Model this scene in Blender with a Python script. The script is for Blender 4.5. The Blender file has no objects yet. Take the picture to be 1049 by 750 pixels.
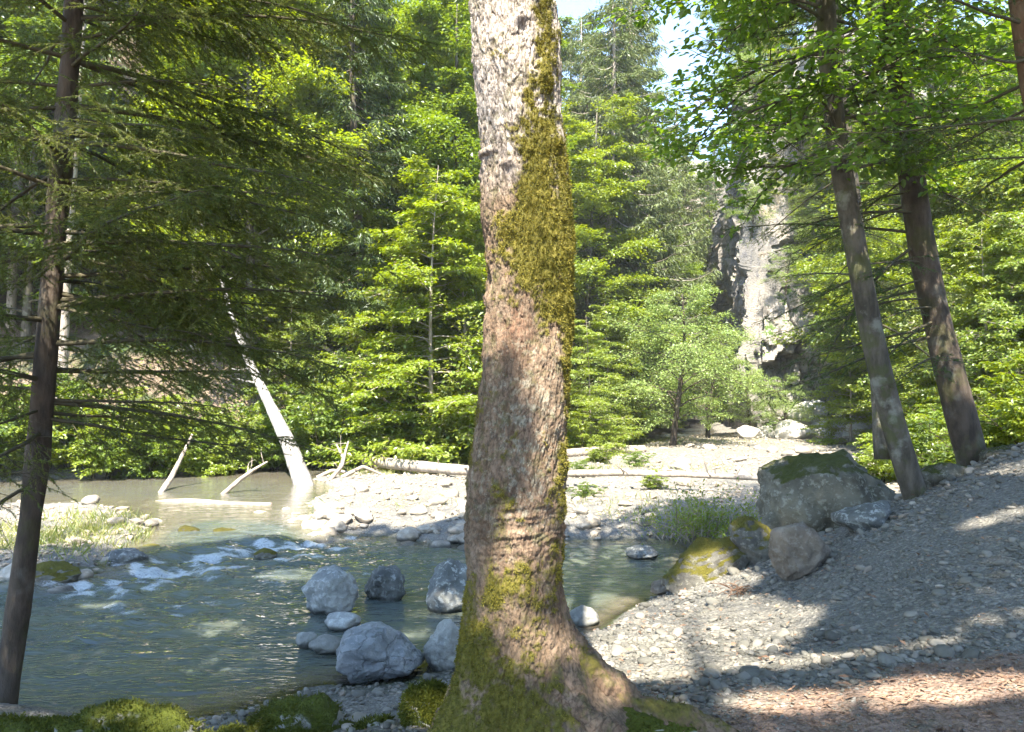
import bpy, math, numpy as np
from math import radians as RAD
sc = bpy.context.scene
COL = sc.collection
# ------------------------------------------------------------------ camera model
FPX, CX, CY, HZ = 780.0, 524.5, 375.0, 400.0
CAMZ = 2.7
TILT = math.atan((HZ - CY) / FPX)
_ct, _st = math.cos(TILT), math.sin(TILT)
def ray(px, py):
    a, b = (px - CX) / FPX, (py - CY) / FPX
    d = np.array([a, _ct + b * _st, _st - b * _ct])
    return d / d[1]
def P(px, py, Y):
    return np.array([0, 0, CAMZ]) + ray(px, py) * Y
def PZ(px, py, z):
    d = ray(px, py)
    return np.array([0, 0, CAMZ]) + d * ((z - CAMZ) / d[2])
SUN_EL, SUN_AZ = RAD(55), RAD(-9)          # azimuth measured from straight behind the camera, negative = left
S = np.array([math.sin(SUN_AZ) * math.cos(SUN_EL), -math.cos(SUN_AZ) * math.cos(SUN_EL), math.sin(SUN_EL)])

# ------------------------------------------------------------------ noise
def _hash(ix, iy, iz, seed):
    h = (ix.astype(np.int64) * 374761393 + iy.astype(np.int64) * 668265263 + iz.astype(np.int64) * 2147483647 + seed * 974634777) & 0xFFFFFFFF
    h = ((h ^ (h >> 13)) * 1274126177) & 0xFFFFFFFF
    h = ((h ^ (h >> 16)) * 2246822519) & 0xFFFFFFFF
    return (h ^ (h >> 15)) & 0xFFFFFFFF
def vnoise(p, seed=0):
    p = np.asarray(p, float)
    i = np.floor(p).astype(np.int64); f = p - i
    f = f * f * f * (f * (f * 6 - 15) + 10)
    r = 0
    for dx in (0, 1):
        wx = f[:, 0] if dx else 1 - f[:, 0]
        for dy in (0, 1):
            wy = f[:, 1] if dy else 1 - f[:, 1]
            for dz in (0, 1):
                wz = f[:, 2] if dz else 1 - f[:, 2]
                r = r + wx * wy * wz * (_hash(i[:, 0] + dx, i[:, 1] + dy, i[:, 2] + dz, seed) / 4294967295.0)
    return r * 2 - 1
def fbm(p, o=4, seed=0, gain=.5):
    p = np.asarray(p, float); a = 1; s = 0; r = 0
    for k in range(o):
        r = r + a * vnoise(p * (2.03 ** k) + 17.3 * k, seed + k); s += a; a *= gain
    return r / s * 1.6
def voro(p, seed=0, tilt=None):
    """F1, F2 and cell id of a 3-D voronoi"""
    i = np.floor(p).astype(np.int64)
    f1 = np.full(len(p), 9.); f2 = np.full(len(p), 9.); cid = np.zeros(len(p))
    for dx in (-1, 0, 1):
        for dy in (-1, 0, 1):
            for dz in (-1, 0, 1):
                c = i + np.array([dx, dy, dz])
                j = np.stack([_hash(c[:, 0], c[:, 1], c[:, 2], seed + k) / 4294967295.0 for k in (11, 23, 37)], 1)
                d = np.linalg.norm(c + j - p, axis=1)
                m = d < f1
                f2 = np.where(m, f1, np.minimum(f2, d)); cid = np.where(m, j[:, 0], cid); f1 = np.where(m, d, f1)
                if tilt is not None: tilt[:] = np.where(m, ((p - c - j) * (j[:, [1, 2, 0]] - .5)).sum(1), tilt)
    return f1, f2, cid
def sstep(a, b, x):
    t = np.clip((x - a) / (b - a), 0, 1); return t * t * (3 - 2 * t)
def unit(v):
    return v / np.maximum(np.linalg.norm(v, axis=-1, keepdims=True), 1e-9)

# ------------------------------------------------------------------ mesh helpers
def mesh_np(name, V, faces, mats, smooth=True, attrs=None, matidx=None):
    me = bpy.data.meshes.new(name)
    V = np.asarray(V, np.float32)
    me.vertices.add(len(V)); me.vertices.foreach_set('co', V.ravel())
    faces = [np.asarray(f, np.int32) for f in faces if len(f)]
    nl = sum(f.size for f in faces); npoly = sum(len(f) for f in faces)
    me.loops.add(nl); me.polygons.add(npoly)
    me.loops.foreach_set('vertex_index', np.concatenate([f.ravel() for f in faces]))
    tot = np.concatenate([np.full(len(f), f.shape[1], np.int32) for f in faces])
    st = np.concatenate([[0], np.cumsum(tot)[:-1]]).astype(np.int32)
    me.polygons.foreach_set('loop_start', st); me.polygons.foreach_set('loop_total', tot)
    me.polygons.foreach_set('use_smooth', np.full(npoly, bool(smooth)))
    for m in (mats if isinstance(mats, (list, tuple)) else [mats]):
        me.materials.append(m)
    if matidx is not None: me.polygons.foreach_set('material_index', np.asarray(matidx, np.int32))
    for k, a in (attrs or {}).items():
        at = me.attributes.new(k, 'FLOAT', 'POINT'); at.data.foreach_set('value', np.asarray(a, np.float32).ravel())
    me.update(); me.validate()
    return me
def tag(o, label=None, cat=None, group=None, kind=None):
    if label: o['label'] = label
    if cat: o['category'] = cat
    if group: o['group'] = group
    if kind: o['kind'] = kind
    return o
def obj(name, me, parent=None, loc=None):
    o = bpy.data.objects.new(name, me); COL.objects.link(o)
    if parent is not None: o.parent = parent
    if loc is not None: o.location = loc
    return o
def thing(name, label, cat, loc=(0, 0, 0), rz=0, group=None):
    o = bpy.data.objects.new(name, None); COL.objects.link(o)
    o.location = loc; o.rotation_euler = (0, 0, rz); o.empty_display_size = .2
    return tag(o, label, cat, group)
def copy_tree(o, parent=None):
    c = o.copy(); COL.objects.link(c)
    if parent is not None: c.parent = parent
    for ch in [x for x in o.children]: copy_tree(ch, c)
    return c
class Soup:
    def __init__(s): s.V = []; s.F4 = []; s.F3 = []; s.A = []; s.n = 0
    def add(s, V, F4=None, F3=None, a=None):
        V = np.asarray(V, float)
        if F4 is not None and len(F4): s.F4.append(np.asarray(F4) + s.n)
        if F3 is not None and len(F3): s.F3.append(np.asarray(F3) + s.n)
        s.V.append(V); s.A.append(np.zeros(len(V)) if a is None else np.broadcast_to(np.asarray(a, float), (len(V),)))
        s.n += len(V)
    def mesh(s, name, mat, smooth=True, origin=None, attr='v'):
        V = np.concatenate(s.V)
        if origin is not None: V = V - np.asarray(origin)
        f = []
        if s.F4: f.append(np.concatenate(s.F4))
        if s.F3: f.append(np.concatenate(s.F3))
        return mesh_np(name, V, f, mat, smooth, {attr: np.concatenate(s.A)})
def tube(s, pts, rad, sides=6, a=0.0, cap=True):
    pts = np.asarray(pts, float); n = len(pts); rad = np.broadcast_to(np.asarray(rad, float), (n,))
    T = unit(np.gradient(pts, axis=0))
    ref = np.array([0, 0, 1.]) if abs(T[0, 2]) < .8 else np.array([1., 0, 0])
    U = unit(np.cross(T, ref)); W = np.cross(T, U)
    th = np.arange(sides) / sides * 2 * np.pi
    V = pts[:, None] + rad[:, None, None] * (np.cos(th)[None, :, None] * U[:, None] + np.sin(th)[None, :, None] * W[:, None])
    V = V.reshape(-1, 3)
    i = np.arange(n - 1)[:, None] * sides; k = np.arange(sides)[None]; k2 = (k + 1) % sides
    F = np.stack([i + k, i + k2, i + sides + k2, i + sides + k], -1).reshape(-1, 4)
    F3 = None
    if cap:
        V = np.concatenate([V, pts[-1:], pts[:1]]); b = (n - 1) * sides; kk = np.arange(sides)
        F3 = np.concatenate([np.stack([b + kk, b + (kk + 1) % sides, np.full(sides, n * sides)], 1),
                             np.stack([(kk + 1) % sides, kk, np.full(sides, n * sides + 1)], 1)])
    s.add(V, F, F3, a)
def resample(pts, n):
    pts = np.asarray(pts, float); d = np.concatenate([[0], np.cumsum(np.linalg.norm(np.diff(pts, axis=0), axis=1))])
    t = np.linspace(0, d[-1], n)
    q = np.stack([np.interp(t, d, pts[:, k]) for k in range(pts.shape[1])], 1)
    for _ in range(2):
        q[1:-1] = .25 * q[:-2] + .5 * q[1:-1] + .25 * q[2:]
    return q

# ------------------------------------------------------------------ materials
def mat(name):
    m = bpy.data.materials.new(name); m.use_nodes = True
    nt = m.node_tree; nt.nodes.clear()
    return m, nt, nt.nodes.new('ShaderNodeOutputMaterial')
class NT:
    """small node helper"""
    def __init__(s, nt): s.nt = nt
    def n(s, t, **kw):
        x = s.nt.nodes.new('ShaderNode' + t)
        for k, v in kw.items(): setattr(x, k, v)
        return x
    def l(s, a, b): s.nt.links.new(a, b)
    def val(s, sock, v):
        if isinstance(v, (int, float)): sock.default_value = v
        elif isinstance(v, (tuple, list)): sock.default_value = (*v, 1)[:4] if len(v) == 3 and sock.type == 'RGBA' else v
        else: s.l(v, sock)
    def mix(s, f, a, b):
        x = s.n('Mix', data_type='RGBA'); s.val(x.inputs[0], f); s.val(x.inputs[6], a); s.val(x.inputs[7], b); return x.outputs[2]
    def math(s, op, a, b=0.0, c=None):
        x = s.n('Math', operation=op); s.val(x.inputs[0], a); s.val(x.inputs[1], b)
        if c is not None: s.val(x.inputs[2], c)
        return x.outputs[0]
    def step(s, v, a, b):
        x = s.n('MapRange', interpolation_type='SMOOTHSTEP'); s.val(x.inputs[0], v); x.inputs[1].default_value = a; x.inputs[2].default_value = b; return x.outputs[0]
    def noise(s, scale, vec=None, detail=4, rough=.55, dist=0):
        x = s.n('TexNoise'); x.inputs['Scale'].default_value = scale; x.inputs['Detail'].default_value = detail
        x.inputs['Roughness'].default_value = rough; x.inputs['Distortion'].default_value = dist
        if vec is not None: s.l(vec, x.inputs['Vector'])
        return x.outputs[0]
    def voro(s, scale, vec=None, feature='F1', out=0):
        x = s.n('TexVoronoi', feature=feature); x.inputs['Scale'].default_value = scale
        if vec is not None: s.l(vec, x.inputs['Vector'])
        return x.outputs[out]
    def attr(s, name): return s.n('Attribute', attribute_name=name).outputs['Fac']
    def coord(s, scale=None, which='Object'):
        o = s.n('TexCoord').outputs[which]
        if scale is None: return o
        x = s.n('Mapping'); s.l(o, x.inputs['Vector']); x.inputs['Scale'].default_value = scale; return x.outputs[0]
    def bump(s, h, strength=.5, dist=.02, normal=None):
        x = s.n('Bump'); x.inputs['Strength'].default_value = strength; x.inputs['Distance'].default_value = dist
        s.l(h, x.inputs['Height'])
        if normal is not None: s.l(normal, x.inputs['Normal'])
        return x.outputs[0]
    def principled(s, color, rough=.9, normal=None, spec=.3):
        x = s.n('BsdfPrincipled'); s.val(x.inputs['Base Color'], color); s.val(x.inputs['Roughness'], rough)
        x.inputs['Specular IOR Level'].default_value = spec
        if normal is not None: s.l(normal, x.inputs['Normal'])
        return x.outputs[0]
def leaf_mat(name, c1, c2, c3=None, transl=.4, gloss=.04):
    m, nt, out = mat(name); N = NT(nt)
    v = N.attr('v'); rnd = N.n('ObjectInfo').outputs['Random']
    c = N.mix(v, c1, c2)
    if c3 is not None: c = N.mix(N.math('MULTIPLY', rnd, .6), c, c3)
    h = N.n('HueSaturation'); N.l(c, h.inputs['Color'])
    N.l(N.math('MULTIPLY_ADD', rnd, .35, .85), h.inputs['Value'])
    d = N.n('BsdfDiffuse'); N.l(h.outputs[0], d.inputs[0])
    t = N.n('BsdfTranslucent')
    ht = N.n('HueSaturation'); N.l(h.outputs[0], ht.inputs['Color']); ht.inputs['Value'].default_value = 1.8; ht.inputs['Hue'].default_value = .485; ht.inputs['Saturation'].default_value = 1.1
    N.l(ht.outputs[0], t.inputs[0])
    ms = N.n('MixShader'); ms.inputs[0].default_value = transl; N.l(d.outputs[0], ms.inputs[1]); N.l(t.outputs[0], ms.inputs[2])
    g = N.n('BsdfGlossy'); g.inputs['Roughness'].default_value = .45; g.inputs[0].default_value = (.9, .95, 1, 1)
    m2 = N.n('MixShader'); m2.inputs[0].default_value = gloss; N.l(ms.outputs[0], m2.inputs[1]); N.l(g.outputs[0], m2.inputs[2])
    N.l(m2.outputs[0], out.inputs[0]); return m
def bark_mat(name, c1, c2, lichen=(.35, .36, .3), lich=.3, moss=(.07, .085, .015), mossf=.2, scale=1):
    m, nt, out = mat(name); N = NT(nt); co = N.coord((scale, scale, scale * .35))
    n1 = N.noise(9, co, 6, .65); n2 = N.noise(26, co, 5, .6); n3 = N.noise(3.1, N.coord(), 5, .6)
    c = N.mix(N.step(n1, .3, .7), c1, c2)
    c = N.mix(N.math('MULTIPLY', N.step(n3, .55, .68), lich), c, lichen)
    c = N.mix(N.math('MULTIPLY', N.step(N.noise(2.3, N.coord(), 6, .7), .5, .62), mossf), c, moss)
    h = N.math('ADD', N.math('MULTIPLY', n1, .7), N.math('MULTIPLY', n2, .4))
    N.l(N.principled(c, .9, N.bump(h, .9, .03)), out.inputs[0]); return m
def rock_mat(name, c1, c2, lich=(.42, .43, .4), lichf=.5, moss=(.1, .12, .012), mossf=0.0, wet=True, crack=.0, scale=1):
    m, nt, out = mat(name); N = NT(nt); co = N.coord((scale,) * 3)
    rnd = N.n('ObjectInfo').outputs['Random']
    geo = N.n('NewGeometry')
    n1 = N.noise(2.6, co, 8, .62); n2 = N.noise(14, co, 6, .65); n3 = N.noise(48, co, 4, .6)
    c = N.mix(N.step(n1, .33, .68), c1, c2)
    c = N.mix(N.math('MULTIPLY', N.step(n2, .52, .62), lichf), c, lich)
    c = N.mix(N.math('MULTIPLY', N.step(N.voro(30, co), .3, .05), .35), c, (.05, .05, .045))
    h = N.math('ADD', N.math('ADD', N.math('MULTIPLY', n1, .6), N.math('MULTIPLY', n2, .5)), N.math('MULTIPLY', n3, .22))
    if crack:
        wv = N.n('VectorMath', operation='MULTIPLY_ADD'); N.l(N.n('TexNoise').outputs[1], wv.inputs[0]); wv.inputs[1].default_value = (.25, .25, .25); N.l(N.coord((scale, scale * .8, scale * 1.3)), wv.inputs[2]); x = N.voro(4.3, wv.outputs[0], 'DISTANCE_TO_EDGE')
        x = N.math('ADD', x, N.math('MULTIPLY', N.math('SUBTRACT', n2, .5), .12)); k = N.step(x, .0, .035)
        h = N.math('ADD', h, N.math('MULTIPLY', k, crack)); c = N.mix(N.math('MULTIPLY', N.math('SUBTRACT', 1.0, k), .35), c, (.12, .12, .11))
    sp = N.n('SeparateXYZ'); N.l(geo.outputs['Normal'], sp.inputs[0])
    if mossf:
        mm = N.math('ADD', N.math('MULTIPLY', sp.outputs[2], .55), N.math('MULTIPLY', N.noise(3.4, co, 6, .7), .9))
        mk = N.step(mm, 1.05 - mossf * .6, 1.18 - mossf * .6)
        c = N.mix(mk, c, N.mix(N.noise(20, co), moss, tuple(x * .45 for x in moss)))
        h = N.math('ADD', h, N.math('MULTIPLY', mk, N.math('MULTIPLY', N.noise(60, co, 3), 1.2)))
    hs = N.n('HueSaturation'); N.l(c, hs.inputs['Color']); N.l(N.math('MULTIPLY_ADD', rnd, .5, .75), hs.inputs['Value']); c = hs.outputs[0]
    rough = .85
    if wet:
        ps = N.n('SeparateXYZ'); N.l(geo.outputs['Position'], ps.inputs[0])
        w = N.step(N.math('ADD', ps.outputs[2], N.math('MULTIPLY', n1, .06)), .11, .05)
        c = N.mix(w, c, N.mix(.72, c, (.02, .022, .018))); rough = N.math('MULTIPLY_ADD', w, -.5, .85)
    N.l(N.principled(c, rough, N.bump(h, .8, .05)), out.inputs[0]); return m
def plain_mat(name, c1, c2, rough=.9, sc1=12, bump=.4):
    m, nt, out = mat(name); N = NT(nt); co = N.coord()
    n1 = N.noise(sc1, co, 5); v = N.attr('v')
    c = N.mix(N.math('ADD', N.math('MULTIPLY', v, .7), N.math('MULTIPLY', n1, .3)), c1, c2)
    N.l(N.principled(c, rough, N.bump(n1, bump, .02)), out.inputs[0]); return m

M = {}
M['leaf_sun'] = leaf_mat('bright_broadleaf', (.135, .205, .016), (.235, .285, .028), (.16, .21, .02), .48, .05)
M['leaf_sun2'] = leaf_mat('warm_broadleaf', (.10, .165, .02), (.25, .27, .035), (.09, .15, .03), .45, .05)
M['leaf_mid'] = leaf_mat('mid_broadleaf', (.075, .135, .014), (.155, .215, .022), (.12, .175, .02), .45, .05)
M['leaf_pale'] = leaf_mat('pale_willow_leaf', (.155, .235, .06), (.24, .305, .085), None, .4)
M['leaf_near'] = leaf_mat('near_broadleaf', (.075, .15, .018), (.15, .23, .025), None, .55, .06)
M['needle_far'] = leaf_mat('far_spruce_needles', (.035, .062, .014), (.075, .105, .024), (.08, .11, .03), .25, .03)
M['needle_pale'] = leaf_mat('pale_spruce_needles', (.09, .125, .035), (.155, .185, .06), None, .3, .03)
M['needle'] = leaf_mat('spruce_needles', (.035, .075, .016), (.085, .13, .025), None, .25, .03)
M['needle_olive'] = leaf_mat('olive_spruce_needles', (.075, .11, .022), (.16, .185, .045), None, .4, .02)
M['grass'] = leaf_mat('grass_blades', (.12, .17, .025), (.3, .29, .1), None, .4)
M['moss'] = leaf_mat('moss_tufts', (.09, .092, .014), (.26, .225, .04), None, .2, .01)
M['moss_green'] = leaf_mat('green_moss_tufts', (.045, .062, .011), (.12, .125, .02), None, .2, .01)
M['litter'] = plain_mat('dry_litter', (.10, .055, .035), (.32, .21, .14))
M['bark_dark'] = bark_mat('dark_spruce_bark', (.038, .03, .022), (.105, .08, .06), (.2, .2, .17), .35, mossf=.3)
M['bark_grey'] = bark_mat('grey_lichened_bark', (.05, .043, .032), (.145, .125, .098), (.3, .3, .25), .6, mossf=.5, scale=.8)
M['bark_pale'] = bark_mat('pale_bark', (.22, .18, .15), (.45, .39, .33), (.5, .48, .42), .4, mossf=.12)
M['bark_brown'] = bark_mat('brown_bark', (.09, .05, .03), (.2, .125, .08), (.25, .2, .15), .2, mossf=.1)
M['dead'] = bark_mat('bleached_deadwood', (.22, .18, .14), (.42, .36, .29), (.5, .45, .38), .4, mossf=0)
M['white_wood'] = bark_mat('bare_white_wood', (.13, .12, .105), (.38, .355, .33), (.45, .43, .4), .4, mossf=0, scale=1.4)
M['twig'] = plain_mat('twig_wood', (.06, .052, .03), (.13, .115, .07))
M['twig_dry'] = plain_mat('dry_twig_wood', (.25, .2, .15), (.42, .36, .29))

# ------------------------------------------------------------------ terrain
def poly_sd(x, y, poly):
    poly = np.asarray(poly, float); d = np.full(x.shape, 1e9); ins = np.zeros(x.shape, bool)
    for a, b in zip(poly, np.roll(poly, -1, 0)):
        e = b - a; wx, wy = x - a[0], y - a[1]
        t = np.clip((wx * e[0] + wy * e[1]) / max(e @ e, 1e-9), 0, 1)
        d = np.minimum(d, np.hypot(wx - t * e[0], wy - t * e[1]))
        c = ((a[1] > y) != (b[1] > y)) & (x < (b[0] - a[0]) * (y - a[1]) / ((b[1] - a[1]) if b[1] != a[1] else 1e-9) + a[0])
        ins ^= c
    return np.where(ins, -d, d)
NEAR_SHORE = [(-40, 3), (-12, 4.6), (-6, 5.5), (-4, 5.9), (-2.74, 6.3), (-1.75, 7.0), (-.9, 7.25), (0, 7.8), (.85, 8.5), (1.6, 9.7), (2.2, 10.4), (3.0, 12.0)]
POOL = NEAR_SHORE + [(3.2, 12.8), (2.95, 13.9), (.9, 13.75), (0, 13.4), (-1.47, 13.5), (-2.3, 14.3), (-3.4, 14.0), (-4.0, 14.4), (-5.0, 17.5), (-4.9, 20),
    (-6.5, 22.6), (-9.7, 23.4), (-14, 21.5), (-25, 19), (-25, 16), (-12, 17.5), (-8.5, 17), (-6.7, 15), (-6.2, 13), (-5.9, 11.3), (-6.4, 10.6), (-8, 10.4), (-14, 9), (-40, 8)]
FARCH = [(12.3, 47), (8.5, 40), (3, 30.5), (-3, 25.2), (-6.0, 22.6), (-9.7, 23.4), (-6, 26), (0, 31.5), (6, 40), (10, 48), (13, 60), (15, 60)]
BANK = NEAR_SHORE + [(3.6, 13.2), (5, 14.5), (9, 18), (14, 24), (20, 30), (40, 34), (90, 34), (90, -60), (-40, -60)]
LHILL = [(-60, 12), (-24, 22.5), (-10, 25.5), (-4, 28), (2, 36), (6.3, 45), (9.5, 60), (13, 85), (12, 200), (-300, 200), (-300, 12)]
RHILL = [(8.5, -40), (8.2, 4), (8.8, 10), (13, 16), (22, 30), (21, 46), (15.5, 60), (17, 85), (20, 200), (300, 200), (300, -40)]
CP = [(-8, 0, 1.05), (-3, 0, 1), (0, 0, 1.0), (3, 0, 1.05), (6, 0, 1.3), (0, 3, 1.0), (2, 2.5, 1.03), (-3, 3, .8), (-6, 3, .8), (-1.6, 3.5, .82), (-1.5, 4.2, .78), (0, -6, 1.1), (8, -6, 1.5), (-8, -6, 1.2),
      (-2.4, 4.2, .75), (-2, 5, .45), (-2, 5.8, .12), (-3.5, 5.2, .6), (-5, 4.6, .6), (-8, 4, .7), (-12, 3, .8), (.1, 3.9, .98), (-.6, 4.6, .75), (-.8, 5.6, .3), (-.3, 6.5, .15)]
for a in NEAR_SHORE[1:]: CP.append((a[0], a[1], 0))
for px, py, Y in [(740, 720, 4.27), (640, 706, 4.9), (620, 690, 5.4), (640, 640, 7.2), (1049, 460, 9), (1049, 600, 5.5), (1049, 700, 4.0), (900, 560, 7.5), (830, 590, 7.8), (700, 600, 9.5), (800, 650, 6), (740, 620, 8),
                  (940, 507, 9), (990, 482, 9.5), (870, 542, 9), (900, 720, 3.95), (960, 640, 5.3), (1150, 420, 9.5), (1200, 620, 5)]:
    CP.append(tuple(P(px, py, Y)))
CP += [(4.3, 12, .55), (5.5, 13, .5), (6, 11.2, 1.0), (7.5, 12.5, 1.1), (3.6, 13.2, .28), (5, 14.5, .28), (9, 18, .35), (14, 24, .4), (20, 30, .5), (12, 16, 1.2), (9, 9, 2.2), (9, 5, 1.9), (14, 8, 3), (20, 20, 2.5), (30, 20, 3.5)]
CP = np.array(CP)
def _tps():
    n = len(CP); r = np.linalg.norm(CP[:, None, :2] - CP[None, :, :2], axis=2)
    K = np.where(r > 0, r * r * np.log(r + 1e-12), 0) + np.eye(n) * .02
    Q = np.c_[np.ones(n), CP[:, :2]]
    A = np.block([[K, Q], [Q.T, np.zeros((3, 3))]])
    return np.linalg.solve(A, np.r_[CP[:, 2], 0, 0, 0])
_W = _tps()
def tps(x, y):
    r2 = (x[:, None] - CP[None, :, 0]) ** 2 + (y[:, None] - CP[None, :, 1]) ** 2
    return (.5 * r2 * np.log(r2 + 1e-12)) @ _W[:len(CP)] + _W[-3] + _W[-2] * x + _W[-1] * y
def terrain(x, y, masks=False):
    x = np.atleast_1d(np.asarray(x, float)); y = np.atleast_1d(np.asarray(y, float))
    out = np.zeros(x.shape); mk = {}
    q = np.stack([x, y, 0 * x], 1)
    wob = .25 * fbm(q * .9, 3, 5)
    sdp = poly_sd(x, y, POOL); sdf = poly_sd(x, y, FARCH); sdw = np.minimum(sdp, sdf) + wob * .35
    bar = .3 + .12 * fbm(q * .35, 3, 9) + .035 * fbm(q * 2.2, 3, 3)
    fl = np.where(sdw < 0, -np.minimum(1.0, -sdw * .6) - .0, np.minimum(bar, sdw * .42))
    shallow = sstep(14, 15.5, y) * sstep(-.5, -3, x)          # upstream shallows
    fl = np.where((sdw < 0), fl * (1 - .89 * shallow), fl)
    sdb = poly_sd(x, y, BANK)
    near = np.abs(x) < 40
    tz = np.zeros(x.shape)
    for k in range(0, len(x), 40000): tz[k:k + 40000] = tps(x[k:k + 40000], y[k:k + 40000])
    tz = np.clip(tz, -.6, 4.5) + .025 * fbm(q * 1.7, 3, 31)
    w = sstep(.25, -.25, sdb)
    z = fl * (1 - w) + tz * w
    dl = -poly_sd(x, y, LHILL); dr = -poly_sd(x, y, RHILL)
    rug = 1 + .35 * fbm(q * .12, 3, 77)
    z = z + np.where(dl > 0, np.minimum(dl * .85 * rug, 38 + .1 * dl) * sstep(0, 4, dl) + .3 * fbm(q * .5, 3, 4) * sstep(0, 3, dl), 0)
    rz = np.where(y > 40, .75, .42)
    z = z + np.where(dr > 0, np.minimum(dr * rz, 30 + .1 * dr) * sstep(0, 3, dr), 0)
    zf = np.where(y > 60, (y - 60) * .42 * sstep(60, 75, y), -9)
    z = np.maximum(z, zf)
    if masks:
        mk = dict(sdw=sdw, sdb=sdb, dl=dl, dr=dr)
        return z, mk
    return z
def gz(x, y): return float(terrain([x], [y])[0])
def hit(px, py):
    """where the line of sight through a pixel meets the ground"""
    d = ray(px, py); t = np.concatenate([np.arange(2.5, 20, .02), np.arange(20, 80, .1)])
    z = terrain(d[0] * t, t); rz = CAMZ + d[2] * t
    k = np.argmax(rz <= np.maximum(z, 0)); return np.array([d[0] * t[k], t[k], max(z[k], 0)])

def stretch(a, b, dense_a, dense_b, fine, grow):
    c = list(np.arange(dense_a, dense_b, fine)); s = fine
    while c[-1] < b: s = min(s * grow, 6); c.append(c[-1] + s)
    s = fine; lo = [dense_a]
    while lo[-1] > a: s = min(s * grow, 6); lo.append(lo[-1] - s)
    return np.array(lo[1:][::-1] + c)
def grid_mesh(name, xs, ys, zfun, m, extra=None):
    X, Y = np.meshgrid(xs, ys); x, y = X.ravel(), Y.ravel()
    z, at = zfun(x, y); nx, ny = len(xs), len(ys)
    i = (np.arange(ny - 1)[:, None] * nx + np.arange(nx - 1)[None]).ravel()
    return mesh_np(name, np.stack([x, y, z], 1), [np.stack([i, i + 1, i + nx + 1, i + nx], 1)], m, True, at)
def ground_mat():
    m, nt, out = mat('riverside_ground'); N = NT(nt); co = N.coord()
    grav, lit, hill = N.attr('gravel'), N.attr('litter'), N.attr('hill')
    v1 = N.n('TexVoronoi'); v1.inputs['Scale'].default_value = 26; N.l(co, v1.inputs['Vector'])
    v2 = N.n('TexVoronoi'); v2.inputs['Scale'].default_value = 62; N.l(co, v2.inputs['Vector'])
    n1 = N.noise(1.3, co, 6, .6); n2 = N.noise(30, co, 6, .7)
    sp = N.n('SeparateColor'); N.l(v1.outputs['Color'], sp.inputs[0])
    sp2 = N.n('SeparateColor'); N.l(v2.outputs['Color'], sp2.inputs[0])
    gc = N.mix(sp.outputs[0], (.12, .115, .1), (.3, .28, .24)); gc2 = N.mix(sp2.outputs[0], (.13, .125, .11), (.3, .28, .24))
    gc = N.mix(N.step(n1, .35, .65), gc, gc2)
    gc = N.mix(N.math('MULTIPLY', N.step(v1.outputs['Distance'], .35, .7), .6), gc, (.13, .12, .105))
    lc = N.mix(n2, (.12, .075, .055), (.38, .27, .205))
    lc = N.mix(N.step(N.noise(5, co, 5), .55, .7), lc, (.2, .16, .12))
    hc = N.mix(N.step(n2, .35, .65), (.05, .04, .025), (.3, .22, .16))
    hc = N.mix(N.step(N.noise(.45, co, 5), .47, .6), hc, (.04, .065, .02))
    c = N.mix(lit, gc, lc); c = N.mix(hill, c, hc)
    geo = N.n('NewGeometry'); ps = N.n('SeparateXYZ'); N.l(geo.outputs['Position'], ps.inputs[0])
    w = N.step(N.math('ADD', ps.outputs[2], N.math('MULTIPLY', n1, .05)), .09, .03)
    c = N.mix(w, c, N.mix(.6, c, (.07, .075, .05)))
    h = N.math('ADD', N.math('MULTIPLY', N.step(v1.outputs['Distance'], .75, .1), .6), N.math('MULTIPLY', N.step(v2.outputs['Distance'], .75, .1), .3))
    h = N.math('ADD', h, N.math('MULTIPLY', n2, .3))
    N.l(N.principled(c, .9, N.bump(h, .8, .03)), out.inputs[0]); return m
def ground_z(x, y):
    z, mk = terrain(x, y, True); q = np.stack([x, y, 0 * x], 1)
    n = fbm(q * .8, 4, 61); n2 = fbm(q * 2.5, 4, 66)
    hill = np.maximum(sstep(-.3, 2.0, mk['dl'] + n), sstep(.5, 3, mk['dr'] + n))
    # brown litter lies on the flat of the bank round the tree and along its foot
    edge = 4.42 - .06 * x + .45 * n + .4 * n2
    lit = sstep(.4, -.35, y - edge) * (mk['sdb'] < -.1) * sstep(-.5, .6, x + .3 * n)
    lit = np.maximum(lit, sstep(3.9, 3.4, y + .2 * n) * (mk['sdb'] < 0))
    grav = np.clip(1 - lit - hill, 0, 1)
    z = z + (.012 * fbm(q * 6, 3, 8) + .006 * fbm(q * 20, 2, 12)) * sstep(30, 10, y)
    return z, dict(gravel=grav, litter=np.clip(lit, 0, 1), hill=hill)
xs = stretch(-160, 160, -7, 8, .045, 1.035); ys = stretch(-60, 240, 2.6, 15, .045, 1.03)
g = obj('ground', grid_mesh('ground', xs, ys, ground_z, ground_mat())); tag(g, kind='structure')

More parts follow.
